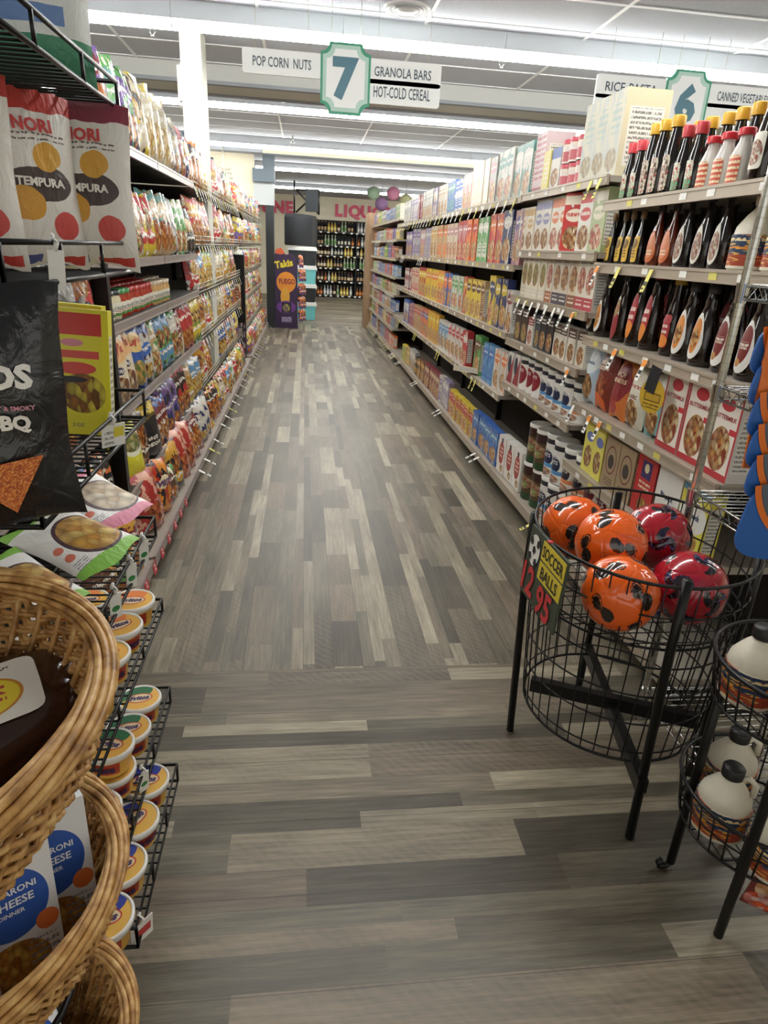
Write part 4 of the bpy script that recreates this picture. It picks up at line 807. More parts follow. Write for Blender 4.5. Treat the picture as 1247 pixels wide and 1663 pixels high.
def dipjar(n, body, lid, lab):
    prof = [(.036, 0), (.04, .008), (.04, .085), (.034, .1), (.034, .105)]
    g = G(); g.lathe(prof, 18); g.lathe([(.0405, .015), (.0405, .07)], 18, 1); bm = g.mesh('jar_body', [mat('dip_'+body, body, .25), lab]); ms = bm
    g = G(); fn = lambda x, z: -math.sqrt(max(0, .041**2-x*x)); g.text('TOSTITOS', 0, .045, .014, 0, fn=fn, maxw=.06); tx = g.mesh('lettering', [mat('print_dark', '#222a44')])
    g = G(); g.lathe([(.037, .103), (.038, .122), (.034, .124), (0, .124)], 18); lm = g.mesh('lid', [mat('jarlid_'+lid, lid, .35)])
    def b(nm): o = inst(nm, None); bo = inst('jar_body', bm, o); inst('lid', lm, o); inst('label_print', tx, bo); return o
    return b
LBt = art('dip_label', '#dcd9c8', [('band', .0, .22, '#4a7a3a'), ('blobs', 5, .62, '#b5402c')])
jk, jg, jr = dipjar('k', '#ddd3b0', '#23252a', LBt), dipjar('g', '#a83a22', '#3f8a4c', LBt), dipjar('r', '#a8361f', '#b5322c', LBt)
jw = dipjar('w', '#c9a068', '#c9b9a0', LBt)
J = lambda m, n, ds: (m, .083, .085, n, ds, 'dip_jar', 'jar', {'gap': .003})
run('L', XL, ZL[2], 2.88, LW[3], [J(jk, 4, 'white dip jar with black lid'), J(jg, 2, 'red salsa jar with green lid'), J(jr, 6, 'salsa jar with red lid'), J(jw, 5, 'dip jar with tan lid')], yend=5.24)
run('L', XL-.1, ZL[2], 2.88, 'second row of '+LW[3], [J(jk, 4, 'white dip jar with black lid'), J(jg, 2, 'red salsa jar with green lid'), J(jr, 9, 'salsa jar with red lid'), J(jw, 5, 'dip jar with tan lid')], yend=5.24)
run('L', XL-.2, ZL[2], 2.88, 'third row of '+LW[3], [J(jk, 4, 'white dip jar with black lid'), J(jg, 2, 'red salsa jar with green lid'), J(jr, 12, 'salsa jar with red lid')], yend=5.24)
run('L', XL, ZL[3], 2.86, LW[4], [chips('maroon', 'green', 'veg', 1, .16, .26), lgB(tost, .24, 1, 'big blue topped tortilla chip bag'), chips('blue', 'white', 'chips', 1, .16, .27), chips('cream', 'red', 'veg', 1, .18, .29), chips('yellow', 'red', 'veg', 2, .18, .3), chips('tan', 'teal', 'nacho', 3, .17, .33), chips('white', 'grey', 'veg', 1, .19, .33), chips('green', 'cream', 'veg', 2, .19, .33), chips('grey', 'black', 'chips', 2, .18, .3)], yend=5.3)
run('L', XL, ZL[4], 2.84, LW[5], [chips('maroon', 'purple', 'nacho', 2, .19, .33), chips('teal', 'green', 'veg', 1, .19, .33), chips('purple', 'green', 'nacho', 2, .18, .33), chips('yellow', 'cream', 'chips', 1, .2, .36), chips('cream', 'yellow', 'chips', 3, .2, .36), chips('grey', 'cream', 'veg', 2, .18, .33), chips('pink', 'red', 'nacho', 1, .18, .3), chips('red', 'navy', 'chips', 2, .18, .3)], yend=5.3)
# bay behind the wire rack
for li, z in enumerate([.12]+ZL[:3]):
    pk = [[('brown', 'gold'), ('green', 'black'), ('maroon', 'gold')], [('blue', 'red'), ('blue', 'yellow'), ('orange', 'black')], [('black', 'tan'), ('brown', 'white'), ('purple', 'gold')], [('black', 'grey'), ('grey', 'red'), ('red', 'black')]][li]
    run('L', (XB if li == 0 else XL), z, 2.15, ['floor', 'low', 'middle', 'upper'][li]+' level behind the wire rack', [chips(a, b, 'nacho', 1, .2, .27) for a, b in pk], yend=2.8)
# far left bays
lfar = [('green', 'white', 'veg'), ('orange', 'brown', 'nacho'), ('yellow', 'green', 'chips'), ('red', 'white', 'nacho'), ('purple', 'yellow', 'nacho'), ('white', 'red', 'chips'), ('tan', 'gold', 'nacho'), ('blue', 'cream', 'chips'), ('light blue', 'orange', 'chips'), ('black', 'orange', 'nacho'), ('pink', 'orange', 'veg'), ('cream', 'brown', 'chips'), ('teal', 'red', 'veg'), ('gold', 'red', 'nacho')]
r4 = random.Random(5)
for li, z in enumerate([.12]+ZW):
    for (ya, yb, wh) in ((5.28, 6.3 if li > 0 else 6.9, 'beside the column'), (6.66 if li > 0 else 6.95, 8.66, 'past the column'), (8.9, 10.88, 'past the divider'), (11.0, 12.95, 'at the far left end')):
        nm = ['bottom', 'second', 'third', 'fourth', 'fifth', 'top'][li]
        picks = r4.sample(lfar, 4 if yb-ya < 1.2 else 6)
        hmax = [.26, .31, .29, .29, .32, .32][li]
        run('L', (XB if li == 0 else XL-.01), z+.001, ya, '%s shelf %s' % (nm, wh), [chips(a, b, p, r4.choice([1, 2]) if ya < 8 else r4.choice([2, 2]), .18, hmax, .075, op={'tilt': R(r4.uniform(4, 12)), 'gap': -.005, 'after': .0}) for a, b, p in picks], yend=yb)
# ================================================================== far end: drinks wall, letters, lanterns, coolers
def text3d(nm, s, h, depth, m, parent=None, loc=(0, 0, 0), rot=(R(90), 0, 0), bold=.03):
    c = bpy.data.curves.new('lettering', 'FONT'); c.body = s; c.size = 1; c.offset = bold; c.extrude = depth/2/h; c.align_x = 'LEFT'; c.resolution_u = 3
    o = bpy.data.objects.new('lettering', c); COL.objects.link(o); me = bpy.data.meshes.new_from_object(o.evaluated_get(bpy.context.evaluated_depsgraph_get()))
    bpy.data.objects.remove(o); bpy.data.curves.remove(c); me.materials.clear(); me.materials.append(m)
    for v in me.vertices: v.co *= h
    return inst(nm, me, parent, loc, rot)
M_pink = mat('pink_letters', '#d8486a', .45)
for word, x0, lb in (('LIQUOR', .93, 'the word liquor on the far cream wall'), ('WINE', -1.62, 'the word wine on the far cream wall')):
    xx = x0
    for i, chh in enumerate(word):
        o = text3d('wall_letter', chh, .46, .06, M_pink, None, (xx, 22.66, 2.44), bold=.05)
        tag(o, 'raised pink letter %s, number %s of %s' % (chh, ['one', 'two', 'three', 'four', 'five', 'six'][i], lb), 'letter', 'raised pink wall letters')
        xx += {'I': .16, 'L': .28, 'W': .46, 'N': .38, 'E': .3, 'Q': .38, 'U': .36, 'O': .38, 'R': .3}[chh]
o = thing('liquor_shelving', 'black wall shelving full of bottles under the pink letters', 'shelving', (1.6, 22.3, 0))
g = G(); g.box(-1.25, 1.25, .25, .3, 0, 2.3); g.obj('back_panel', M_blackm, o)
LZ = [.07, .50, .90, 1.26, 1.56, 1.96]
for z in LZ:
    g = G(); g.box(-1.25, 1.25, -.15, .25, z-.03, z); r5 = random.Random(int(z*100))
    xx = -1.15
    while xx < 1.1: g.box(xx, xx+.07, -.156, -.15, z-.045, z-.002 if True else z, 1); xx += .14+r5.random()*.14
    g.obj('shelf', [M_black, M_paper], o)
for e in (-1.25, 0, 1.22):
    g = G(); g.box(e, e+.03, -.15, .25, 0, 2.3); g.obj('divider', M_black, o)
def simple_bottle(body, lab, capc, h, r, k):
    pr = [(r, 0), (r, h*.55), (r*.4, h*.75), (r*.36, h*.98), (0, h)]
    g = G(); g.lathe(pr, 8, 0); g.lathe([(r*1.02, h*.15), (r*1.02, h*.45)], 8, 1); g.lathe([(r*.42, h*.88), (r*.42, h*1.0), (0, h*1.01)], 8, 2)
    return g.mesh('liquor_bottle', [mat('lb_'+body, body, .15), mat('ll_'+lab, lab, .6), mat('lc_'+capc, capc, .4)])
SB = [('dark green', 'cream', simple_bottle('#1c2a1e', '#ddd6c4', '#2a2a2a', .3, .038, 0)), ('amber', 'orange', simple_bottle('#7a4418', '#d98a4a', '#1a1a1a', .27, .042, 1)), ('clear', 'white', simple_bottle('#b8bfc0', '#ece9e2', '#b8b8b8', .29, .038, 2)), ('black', 'tan', simple_bottle('#141316', '#b99a72', '#8a6a2a', .3, .04, 3)),
      ('pale green', 'green', simple_bottle('#a9b79a', '#6f9a5c', '#d9d29a', .3, .038, 4)), ('brown', 'cream', simple_bottle('#3c2012', '#e0d0b0', '#6a1c1c', .28, .045, 5)), ('golden', 'yellow', simple_bottle('#c9a34a', '#e9dc8a', '#2a2a2a', .29, .04, 6))]
r6 = random.Random(3)
for li, z in enumerate(LZ):
    xx = .42; nm = ['lowest', 'second', 'third', 'fourth', 'fifth', 'top'][li]
    seq = []
    while xx < 2.75:
        a, b_, me = r6.choice(SB); n = r6.choice([1, 2, 2, 3])
        for _ in range(n):
            if 1.57 < xx < 1.66 or xx > 2.78: xx += .09; continue
            tag(inst('liquor_bottle', me, None, (xx, 22.22, z)), '%s bottle with %s label on the %s shelf of the drinks wall' % (a, b_, nm), 'bottle', '%s bottles with %s labels, %s drinks shelf' % (a, b_, nm)); xx += .098
        xx += .015
# paper lanterns
for (x, z, c, lb) in ((1.60, 2.74, '#9cb49a', 'pale green round paper lantern, leftmost of the hanging lanterns'), (1.80, 2.52, '#8a6a92', 'purple round paper lantern hanging lowest of all lanterns'), (2.07, 2.76, '#d18aa8', 'pink round paper lantern hanging right of the green one'), (2.38, 2.62, '#b3b48c', 'olive paper lantern partly hidden behind the top cereal boxes')):
    o = thing('paper_lantern', lb, 'lantern', (x, 17, z))
    g = G(); pr = []
    for k in range(25):
        a = -PI/2*.93+PI*.93*k/24; pr.append((.155*math.cos(a)*(1+.02*(k % 2)), .15*math.sin(a)))
    g.lathe(pr, 20); g.obj('shade', mat('lantern_'+c, c, .8), o)
    g = G(); g.tube([(0, 0, .14), (0, 0, 2.97-z)], .003, 4); g.obj('cord', M_blackm, o)
# stack of cool boxes and gear at the far left
for k, (c, lb) in enumerate((('#6fc3c6', 'aqua cool box at the bottom of the stack'), ('#22262a', 'black cool box second from bottom of the stack'), ('#74c6c8', 'aqua cool box second from top of the stack'), ('#24272c', 'black cool box topping the stack beside the black cover'))):
    o = thing('cool_box', lb, 'cool box', (-.06, 15.0, .005+.372*k), group=None)
    g = G(); w2 = .29; g.add([(-w2*.94, -.17, 0), (w2*.94, -.17, 0), (w2*.94, .17, 0), (-w2*.94, .17, 0), (-w2, -.19, .29), (w2, -.19, .29), (w2, .19, .29), (-w2, .19, .29)], [(0, 1, 5, 4), (1, 2, 6, 5), (2, 3, 7, 6), (3, 0, 4, 7), (3, 2, 1, 0), (4, 5, 6, 7)]); g.box(-.05, .05, -.2, -.17, .16, .2, 1); g.obj('body', [mat('cool_'+c, c, .5), M_blackm], o)
    g = G(); g.box(-.3, .3, -.2, .2, .29, .355); g.box(-.28, .28, -.18, .18, .355, .365); g.obj('lid', mat('cool_lid', '#e6e8e6', .45), o)
    g = G(); g.tube([(-.3, -.0, .25), (-.315, 0, .31), (-.3, 0, .33)], .01, 6); g.tube([(.3, 0, .25), (.315, 0, .31), (.3, 0, .33)], .01, 6); g.obj('handle', M_white, o)
g = G(); g.lathe([(.34, 0), (.345, .05), (.345, .52), (.33, .6), (.0, .62)], 4, 0); tag(g.obj('grill_cover', mat('cover_black', '#202226', .8), None, (-.09, 15.05, 1.50), (0, 0, R(45))), 'big square black fabric cover above the cool boxes', 'cover')
bpy.data.objects['grill_cover'].scale = (1.38, .8, 1)
o = thing('folding_chair', 'folded black camp chair lying on top of the black cover', 'chair', (.02, 15.05, 2.12))
g = G(); g.box(-.02, .24, -.02, .02, .05, .48); g.obj('fabric_back', mat('camp_fabric', '#1d2226', .8), o)
for a in (((-.25, 0, 0), (-.25, 0, .62)), ((-.22, 0, .02), (.25, 0, .46)), ((-.2, .03, .44), (.26, .03, .02)), ((-.22, 0, .45), (.26, 0, .47)), ((.26, 0, .0), (.26, 0, .47))):
    g = G(); g.tube(a, .018, 8); g.obj('frame_tube', M_black, o)
# purple floor display of chip bags
o = thing('floor_display', 'purple and black cardboard floor display with orange flame oval', 'display stand', (-.34, 13.32, 0))
g = G(); pts = [(-.23, 0), (.2, 0), (.2, 1.15), (.16, 1.3), (.08, 1.36), (-.02, 1.33), (-.1, 1.45), (-.2, 1.42), (-.23, 1.3)]
n = len(pts); g.add([(a, -.14, b) for a, b in pts]+[(a, -.12, b) for a, b in pts], [tuple(range(n)), tuple(range(n, 2*n))[::-1]]+[(k, k+n, (k+1) % n+n, (k+1) % n) for k in range(n)], 0, [((a+.23)/.43, b/1.45) for a, b in pts]*2)
g.text('Takis', -.06, 1.17, .13, 1, y=-.142, bold=.04, maxw=.34, rot=.2); g.text('FUEGO', 0, .86, .1, 2, y=-.142, bold=.03, maxw=.3)
g.obj('printed_panel', [art('takis', '#352042', [('disc', .5, .58, .42, .13, '#dd8a2c'), ('disc', .45, .4, .2, .12, '#d9a03a'), ('disc', .5, .27, .42, .08, '#6a3a8a'), ('rect', .3, .72, .2, .33, '#2a1c30'), ('food', .5, .26, .15, .05, '#a8b84a', '#6a2a7a', '#d9d25a'), ('rect', .28, .75, .07, .15, '#5a4a72'), ('lines', .3, .72, .08, .14, 3, '#c9c2d8'), ('disc', .25, .97, .3, .05, '#c8572c')]), mat('takis_txt', '#d8c42c', .5), mat('fuego_txt', '#7a2a3c', .5)], o)
g = G(); g.box(-.23, .2, -.12, .2, 0, .12); g.box(-.23, .1, .18, .2, .12, 1.2); [g.box(-.22, .2, -.118, .18, z, z+.012) for z in (.35, .6, .85, 1.1)]; g.obj('tray_rack', M_blackm, o)
tk = bag('purple', 'orange', 'nacho', .16, .22, .06)
for k in range(9):
    lv = k//2; tag(inst('chip_bag', tk, None, (-.07+.05*(k % 2), 13.32+.12*(k % 2)-.04, [.125, .365, .615, .865, 1.115][lv]), (R(-6), 0, R(60))), 'purple snack bag in the %s tray of the floor display, %s' % (['lowest', 'second', 'third', 'fourth', 'top'][lv], ['front', 'behind'][k % 2]), 'bag', 'purple bags in the floor display')
# wire ring stand on the far left top shelf and poster boards
o = thing('ring_stand', 'thin wire ring stand rising above the far snack bay', 'display stand', (-1.02, 9.3, 1.925))
g = G(); g.tube([(0, 0, 0), (0, 0, .75)], .006, 5); g.obj('pole', M_wire, o)
for k in range(5):
    g = G(); g.ring((0, 0, .22+.05*k), .14-.012*k, .004, 24, 5); g.obj('ring', M_wire, o)
g = G(); g.box(-.12, .12, -.01, .01, 0, .36); tag(g.obj('poster_board', art('dk_post', '#3c4650', [('band', .1, .35, '#c43a4a'), ('lines', .1, .9, .5, .8, 2, '#8a97a2')]), None, (-1.05, 7.6, 1.925)), 'dark poster board with red stripe above the far chip bay', 'poster')
g = G(); g.box(-.09, .09, -.01, .01, 0, .5); tag(g.obj('poster_board', M_step, None, (-1.12, 7.1, 1.925)), 'narrow slate board standing behind the white column', 'poster')

# ================================================================== ball bin
def hoopc(c, r, z, wr, tilt=0, n=48): return [(c[0]+r*math.cos(a), c[1]+r*math.sin(a), z+tilt*math.sin(a)) for a in [2*PI*i/n for i in range(n)]]
BC = (.965, 1.60)
bn = thing('ball_bin', 'black round wire bin on four legs holding the soccer balls', 'bin', (BC[0], BC[1], 0))
levels = [(.20, .262), (.235, .268), (.34, .275), (.44, .282), (.54, .289), (.62, .294), (.70, .299), (.795, .305)]
def brad(z):
    for (z0, r0), (z1, r1) in zip(levels, levels[1:]):
        if z <= z1: return r0+(r1-r0)*(z-z0)/(z1-z0)
    return levels[-1][1]
g = G()
for i, (z, r) in enumerate(levels): g.tube(hoopc((0, 0), r, z, 0, tilt=.02*(z-.2)/.6), .0045 if i in (0, 7) else .0026, 6, 0, True)
for k in range(44):
    a = 2*PI*k/44; g.tube([((r)*math.cos(a), (r)*math.sin(a), z+.02*(z-.2)/.6*math.sin(a)) for z, r in levels], .0021, 5)
g.obj('wire_basket', M_black, bn)
g = G(); g.ring((0, 0, .585), .285, .004, 40, 5)
for k in range(-5, 6):
    c = k*.05; h = math.sqrt(max(0, .285**2-c*c)); g.tube([(c, -h, .585), (c, h, .585)], .002, 4); g.tube([(-h, c, .585), (h, c, .585)], .002, 4)
g.obj('wire_floor', M_black, bn)
LEG = [(-.222, .097), (-.049, -.34), (.235, -.11), (.07, .325)]
for (lx, ly) in LEG:
    g = G(); a = math.atan2(ly, lx); q = .309
    tx, ty = q*math.cos(a), q*math.sin(a); g.tube([(lx if math.hypot(lx, ly) > .3 else tx*.92, ly if math.hypot(lx, ly) > .3 else ty*.92, 0), (tx, ty, .60), (tx, ty, .80)], .0125, 8); g.obj('leg', M_black, bn)
for (i, j, z) in ((0, 2, .205), (1, 3, .185)):
    g = G(); a, b_ = Vector((*LEG[i], 0)), Vector((*LEG[j], 0)); d = (b_-a).normalized(); p = Vector((-d.y, d.x, 0))*.014
    g.add([a-p+Vector((0, 0, z-.022)), a+p+Vector((0, 0, z-.022)), b_+p+Vector((0, 0, z-.022)), b_-p+Vector((0, 0, z-.022)), a-p+Vector((0, 0, z+.022)), a+p+Vector((0, 0, z+.022)), b_+p+Vector((0, 0, z+.022)), b_-p+Vector((0, 0, z+.022))], [(0, 1, 2, 3), (4, 5, 6, 7)[::-1], (0, 3, 7, 4), (1, 5, 6, 2), (0, 4, 5, 1), (2, 6, 7, 3)]); g.obj('brace', M_black, bn)
# balls: 12 pentagons + 20 hexagons with grooves
def ball_mesh(nm, base, dark, swirl):
    bm = bmesh.new(); bmesh.ops.create_icosphere(bm, subdivisions=6, radius=1)
    ph = (1+5**.5)/2; P = [Vector(v).normalized() for v in [(0, s, t*ph) for s in (-1, 1) for t in (-1, 1)]+[(s, t*ph, 0) for s in (-1, 1) for t in (-1, 1)]+[(t*ph, 0, s) for s in (-1, 1) for t in (-1, 1)]]
    q = 1/ph; Hx = [Vector(v).normalized() for v in [(a, b, c) for a in (-1, 1) for b in (-1, 1) for c in (-1, 1)]+[(0, a*q, b*ph) for a in (-1, 1) for b in (-1, 1)]+[(a*q, b*ph, 0) for a in (-1, 1) for b in (-1, 1)]+[(b*ph, 0, a*q) for a in (-1, 1) for b in (-1, 1)]]
    C = [(c, 0.0, 1) for c in P]+[(c, .0118, 0) for c in Hx]
    def near(d):
        b1 = b2 = -9; t1 = None
        for c, o, t in C:
            q = d.x*c.x+d.y*c.y+d.z*c.z+o
            if q > b1: b2 = b1; b1 = q; t1 = t
            elif q > b2: b2 = q
        return b1, b2, t1
    for v in bm.verts:
        s = near(v.co); v.co *= 1-.020*math.exp(-((s[0]-s[1])/.014)**2)
    for f in bm.faces:
        d = f.calc_center_median().normalized(); f.smooth = True; m = 0
        c = max(P, key=lambda c: d.dot(c)); k_ = P.index(c); rel = d-c*d.dot(c); a1 = c.orthogonal().normalized(); a2 = c.cross(a1); an = math.atan2(rel.dot(a2), rel.dot(a1)); rr = rel.length
        sw = an+rr*(4 if dark == 'arc' else 2)+k_
        lobe = .25+.16*math.cos(2*sw) if dark != 'arc' else .28+.14*math.cos(3*sw)
        if rr < lobe: m = 1
        if dark == 'arc' and lobe-.075 < rr < lobe-.045 and math.sin(sw) > -.2: m = 2
        if dark != 'arc' and lobe-.06 < rr < lobe-.035 and math.cos(sw) > 0: m = 2
        f.material_index = m
    me = bpy.data.meshes.new(nm); bm.to_mesh(me); bm.free()
    for mm in (base, swirl[0], swirl[1]): me.materials.append(mm)
    return me
gl_ = dict(rough=.16, coat=.6)
om = ball_mesh('orange_ball', mat('ball_orange', '#f0641c', **gl_), '', (mat('ball_dark', '#2a1c18', **gl_), mat('ball_arc', '#e8743a', **gl_)))
rm = ball_mesh('red_ball', mat('ball_red', '#a8182a', **gl_), 'arc', (mat('ball_black', '#1c1420', **gl_), mat('ball_blue', '#5a5ca0', **gl_)))
for me, p, rot, lb in ((om, (.84, 1.785, .725), (.3, .5, .2), 'orange soccer ball at the back left of the bin'), (om, (.875, 1.605, .752), (1.3, .2, .9), 'orange soccer ball in the middle between the other two orange balls'), (om, (.832, 1.43, .69), (.9, -.4, 2.3), 'front orange soccer ball with black panels beside the price card'),
                        (rm, (1.065, 1.695, .735), (.4, 1.0, .3), 'glossy red soccer ball at the back of bin'), (rm, (1.04, 1.455, .69), (1.9, .3, 1.2), 'glossy red soccer ball at the front right of bin')):
    o = inst('soccer_ball', me, None, p, rot); o.scale = (.101,)*3; tag(o, lb, 'ball', 'soccer balls in the wire bin')
o = thing('price_card', 'green card with soccer ball picture priced 12.95 hung on the bin', 'sign', (.655, 1.515, .80), (R(-4), R(-2), -PI/2))
g = G(); g.box(-.135, .135, -.003, .003, -.205, .0, 0, front=0); g.box(-.03, .13, -.0045, -.003, -.062, -.008, 1); g.box(-.03, .13, -.0045, -.003, -.118, -.068, 1)
g.text('SOCCER', .05, -.035, .034, 3, y=-.0045, maxw=.145, bold=.02); g.text('BALLS', .05, -.093, .034, 3, y=-.0045, maxw=.13, bold=.02)
g.text('12', -.085, -.15, .085, 2, y=-.0045, bold=.03); g.text('95', .045, -.165, .085, 2, y=-.0045, bold=.03); g.lathe([(.009, 0), (.009, .002), (0, .002)], 10, 2, c=(0, 0, 0))
fl = lambda x, z: -.0035
g.patch(fl, -.083, -.06, .04, .045, 4, 24, 2, .001)
for (a, b_) in ((-.083, -.06), (-.108, -.04), (-.06, -.035), (-.105, -.085), (-.062, -.09)): g.patch(fl, a, b_, .0125, .0135, 3, 5, 1, .0022)
g.obj('card', [mat('card_green', '#3c4438', .45), mat('card_yellow', '#d8c23c', .5), mat('card_red', '#c8343a', .5), M_ink, M_white], o)

# ================================================================== chrome wire rack at the right
RX0, RX1, RY0, RY1 = 1.185, 1.62, 1.22, 1.745
rk = thing('wire_rack', 'chrome wire shelving rack at the right picture edge', 'shelving', ((RX0+RX1)/2, (RY0+RY1)/2, 0)); ccx, ccy = (RX0+RX1)/2, (RY0+RY1)/2; hx_, hy_ = (RX1-RX0)/2, (RY1-RY0)/2
for sx in (-1, 1):
    for sy in (-1, 1):
        g = G(); pr = [(.011, 0)]
        z = .03
        while z < 1.95: pr += [(.0125, z), (.0125, z+.022), (.0112, z+.0225), (.0112, z+.0245)]; z += .025
        pr.append((.0125, z)); g.lathe(pr, 10, 0, c=(sx*hx_, sy*hy_, 0), sm=False); g.obj('post', M_chrome, rk)
for z in (.13, .865, 1.185, 1.46):
    g = G()
    for dz in (0, -.035):
        for a, b_ in (((-hx_, -hy_), (hx_, -hy_)), ((-hx_, hy_), (hx_, hy_)), ((-hx_, -hy_), (-hx_, hy_)), ((hx_, -hy_), (hx_, hy_))): g.tube([(*a, z+dz), (*b_, z+dz)], .0035, 6)
    for k in range(19): y_ = -hy_+2*hy_*(k+.5)/19; g.tube([(-hx_, y_, z+.004), (hx_, y_, z+.004)], .002, 5)
    for sx in (-1, 1): g.tube([(sx*hx_, -hy_+2*hy_*k/24, z-.032*(k % 2)) for k in range(25)], .002, 4)
    for sy in (-1, 1): g.tube([(-hx_+2*hx_*k/20, sy*hy_, z-.032*(k % 2)) for k in range(21)], .002, 4)
    for sx in (-1, 1):
        for sy in (-1, 1): g.lathe([(.016, z-.045), (.019, z+.006)], 12, 0, c=(sx*hx_, sy*hy_, 0))
    g.obj('wire_shelf', M_chrome, rk)
# toys hanging on a strip
M_tb = mat('toy_blue', '#2d62ae', .35, bump=.15, bscale=25); M_to = mat('toy_orange', '#e5762c', .35, bump=.15, bscale=25); M_tg = mat('toy_grey', '#5a6470', .4); M_tl = mat('toy_light', '#6f9cc0', .35)
g = G(); g.tube([(RX0, RY0, 1.505), (1.05, 1.15, 1.50), (.85, 1.10, 1.50)], .003, 6); g.tube([(.85, 1.10, 1.50), (.845, 1.10, 1.48), (.85, 1.10, 1.47)], .003, 6); g.obj('hook', M_chrome, rk, (-ccx, -ccy, 0))
g = G(); g.add([(0.0, 0, 0), (.035, 0, 0), (.04, 0, -.34), (.025, 0, -.34), (0.0, .004, 0), (.035, .004, 0), (.04, .004, -.34), (.025, .004, -.34)], [(0, 3, 2, 1), (4, 5, 6, 7), (0, 1, 5, 4), (1, 2, 6, 5), (2, 3, 7, 6), (3, 0, 4, 7)]); tag(g.obj('clip_strip', M_to, None, (.805, 1.092, 1.49)), 'orange hanging strip holding the blue toy packs', 'strip')
for k in range(6):
    o = thing('toy_pack', '%s blue toy pack with orange arcs on the hanging strip' % ['topmost', 'second', 'third', 'fourth', 'fifth', 'bottom'][k], 'toy', (.922+.006*k, 1.10-.010*k, 1.36-.056*k), (R(4), R(3), R(-4)), group='blue and orange toy packs on the hanging strip')
    g = G(); pts = [(.12*math.copysign(abs(math.cos(t))**.5, math.cos(t)), (0 if k < 5 else -.03)+(.05 if k < 5 else .08)*math.copysign(abs(math.sin(t))**.5, math.sin(t))) for t in [2*PI*i/28 for i in range(28)]]; n = 28
    g.add([(a, -.003, b) for a, b in pts]+[(a, .003, b) for a, b in pts], [tuple(range(n)), tuple(range(n, 2*n))[::-1]]+[(i, i+n, (i+1) % n+n, (i+1) % n) for i in range(n)]); g.obj('blue_body', M_tb, o)
    for (ra, rb, mm, nm) in ((.160, .172, M_to, 'orange_arc'), (.142, .159, M_tg, 'grey_arc'), (.129, .141, M_to, 'orange_arc')):
        g = G(); vs = []
        for i in range(13):
            t = R(196+42*i/12)
            for r_ in (ra, rb): vs.append((.045+r_*math.cos(t), -.0045, .09+r_*math.sin(t)))
        g.add(vs, [(2*i, 2*i+1, 2*i+3, 2*i+2) for i in range(12)]); g.obj(nm, mm, o)
    g = G(); g.box(.05, .12, -.006, -.003, -.075, -.03); g.obj('light_tab', M_tl, o)

# ================================================================== two-tier jug stand
JC = (1.105, 1.075)
js = thing('jug_stand', 'black two tier round wire stand filled with cream jugs', 'stand', (JC[0], JC[1], 0))
for (z0, ht, r) in ((.235, .115, .172), (.585, .115, .172)):
    g = G()
    for dz, wr in ((0, .004), (.06, .0025), (ht, .005)): g.ring((0, 0, z0+dz), r+.02*dz/ht*1.0, wr, 44, 6)
    for k in range(34): a = 2*PI*k/34; g.tube([(r*math.cos(a), r*math.sin(a), z0), ((r+.02)*math.cos(a), (r+.02)*math.sin(a), z0+ht)], .0022, 5)
    for k in range(-6, 7): c = k*.028; h = math.sqrt(max(0, r*r-c*c)); g.tube([(c, -h, z0), (c, h, z0)], .002, 4)
    for k in (-1, 0, 1): c = k*.09; h = math.sqrt(r*r-c*c); g.tube([(-h, c, z0), (h, c, z0)], .003, 4)
    g.obj('wire_tier', M_black, js)
for (lx, ly, curl) in ((-.102, -.105, 0), (-.125, .085, 1), (.2, .05, 0)):
    a = math.atan2(ly, lx); q = .212; tx, ty = q*math.cos(a), q*math.sin(a)
    g = G(); g.tube([(lx, ly, .02), (lx, ly, .70)] if curl else [(lx, ly, .0), (lx*1.1, ly*1.1, .14), (tx*.93, ty*.93, .24), (tx*.93, ty*.93, .95)], .011, 8)
    if curl: g.tube([(lx, ly, .02), (lx-.012, ly, .008), (lx-.03, ly, .008), (lx-.036, ly, .022), (lx-.026, ly, .032)], .008, 7)
    g.obj('leg', M_black, js)
jug8 = jugb(.80)
for (x, y, z, a, lb) in ((-.105, .0, 0, 2.6, 'jug at the left rim of the lower tier'), (-.045, -.118, 0, 2.4, 'jug at the front of the lower tier'), (-.01, .117, 0, 2.9, 'jug at the back of the lower tier'), (.098, -.03, 0, 1.6, 'jug at the right of the lower tier'),
                         (-.095, .045, 1, 2.5, 'jug at the left of the upper tier'), (-.06, -.095, 1, 2.4, 'jug at the front of the upper tier'), (.04, .115, 1, 2.4, 'jug at the back of the upper tier'), (.095, -.02, 1, 2.0, 'jug at the right of the upper tier')):
    o = jug8('syrup_jug'); o.location = (JC[0]+x, JC[1]+y, .24+.35*z); o.rotation_euler = (0, 0, a-PI); tag(o, 'cream plastic syrup '+lb, 'jug', 'cream syrup jugs on the black wire stand')
o = thing('sale_card', 'orange handwritten card above a waffle picture on the stand', 'sign', (1.075, .885, .385), (R(4), R(6), R(-30)))
g = G(); g.box(-.06, .07, -.002, .002, -.115, 0, 0, front=0); g.obj('orange_card', art('oc', '#e2683a', [('lines', .2, .85, .2, .85, 3, '#5a2a2a')]), o)
g = G(); g.box(-.07, .07, -.002, .002, -.24, -.118, 0, front=0); g.obj('photo_card', art('wf', '#6a2a22', [('food', .5, .55, .42, .4, '#d9a878', '#b97a4a', '#f0d8b0', 5), ('food', .25, .2, .25, .2, '#e8e0d8', '#c8342c', '#e05a2c', 7)]), o)
g = G(); g.tube([(.0, 0, 0), (.0, .02, .03), (.0, .0, .035)], .002, 5); g.obj('clip', M_chrome, o)

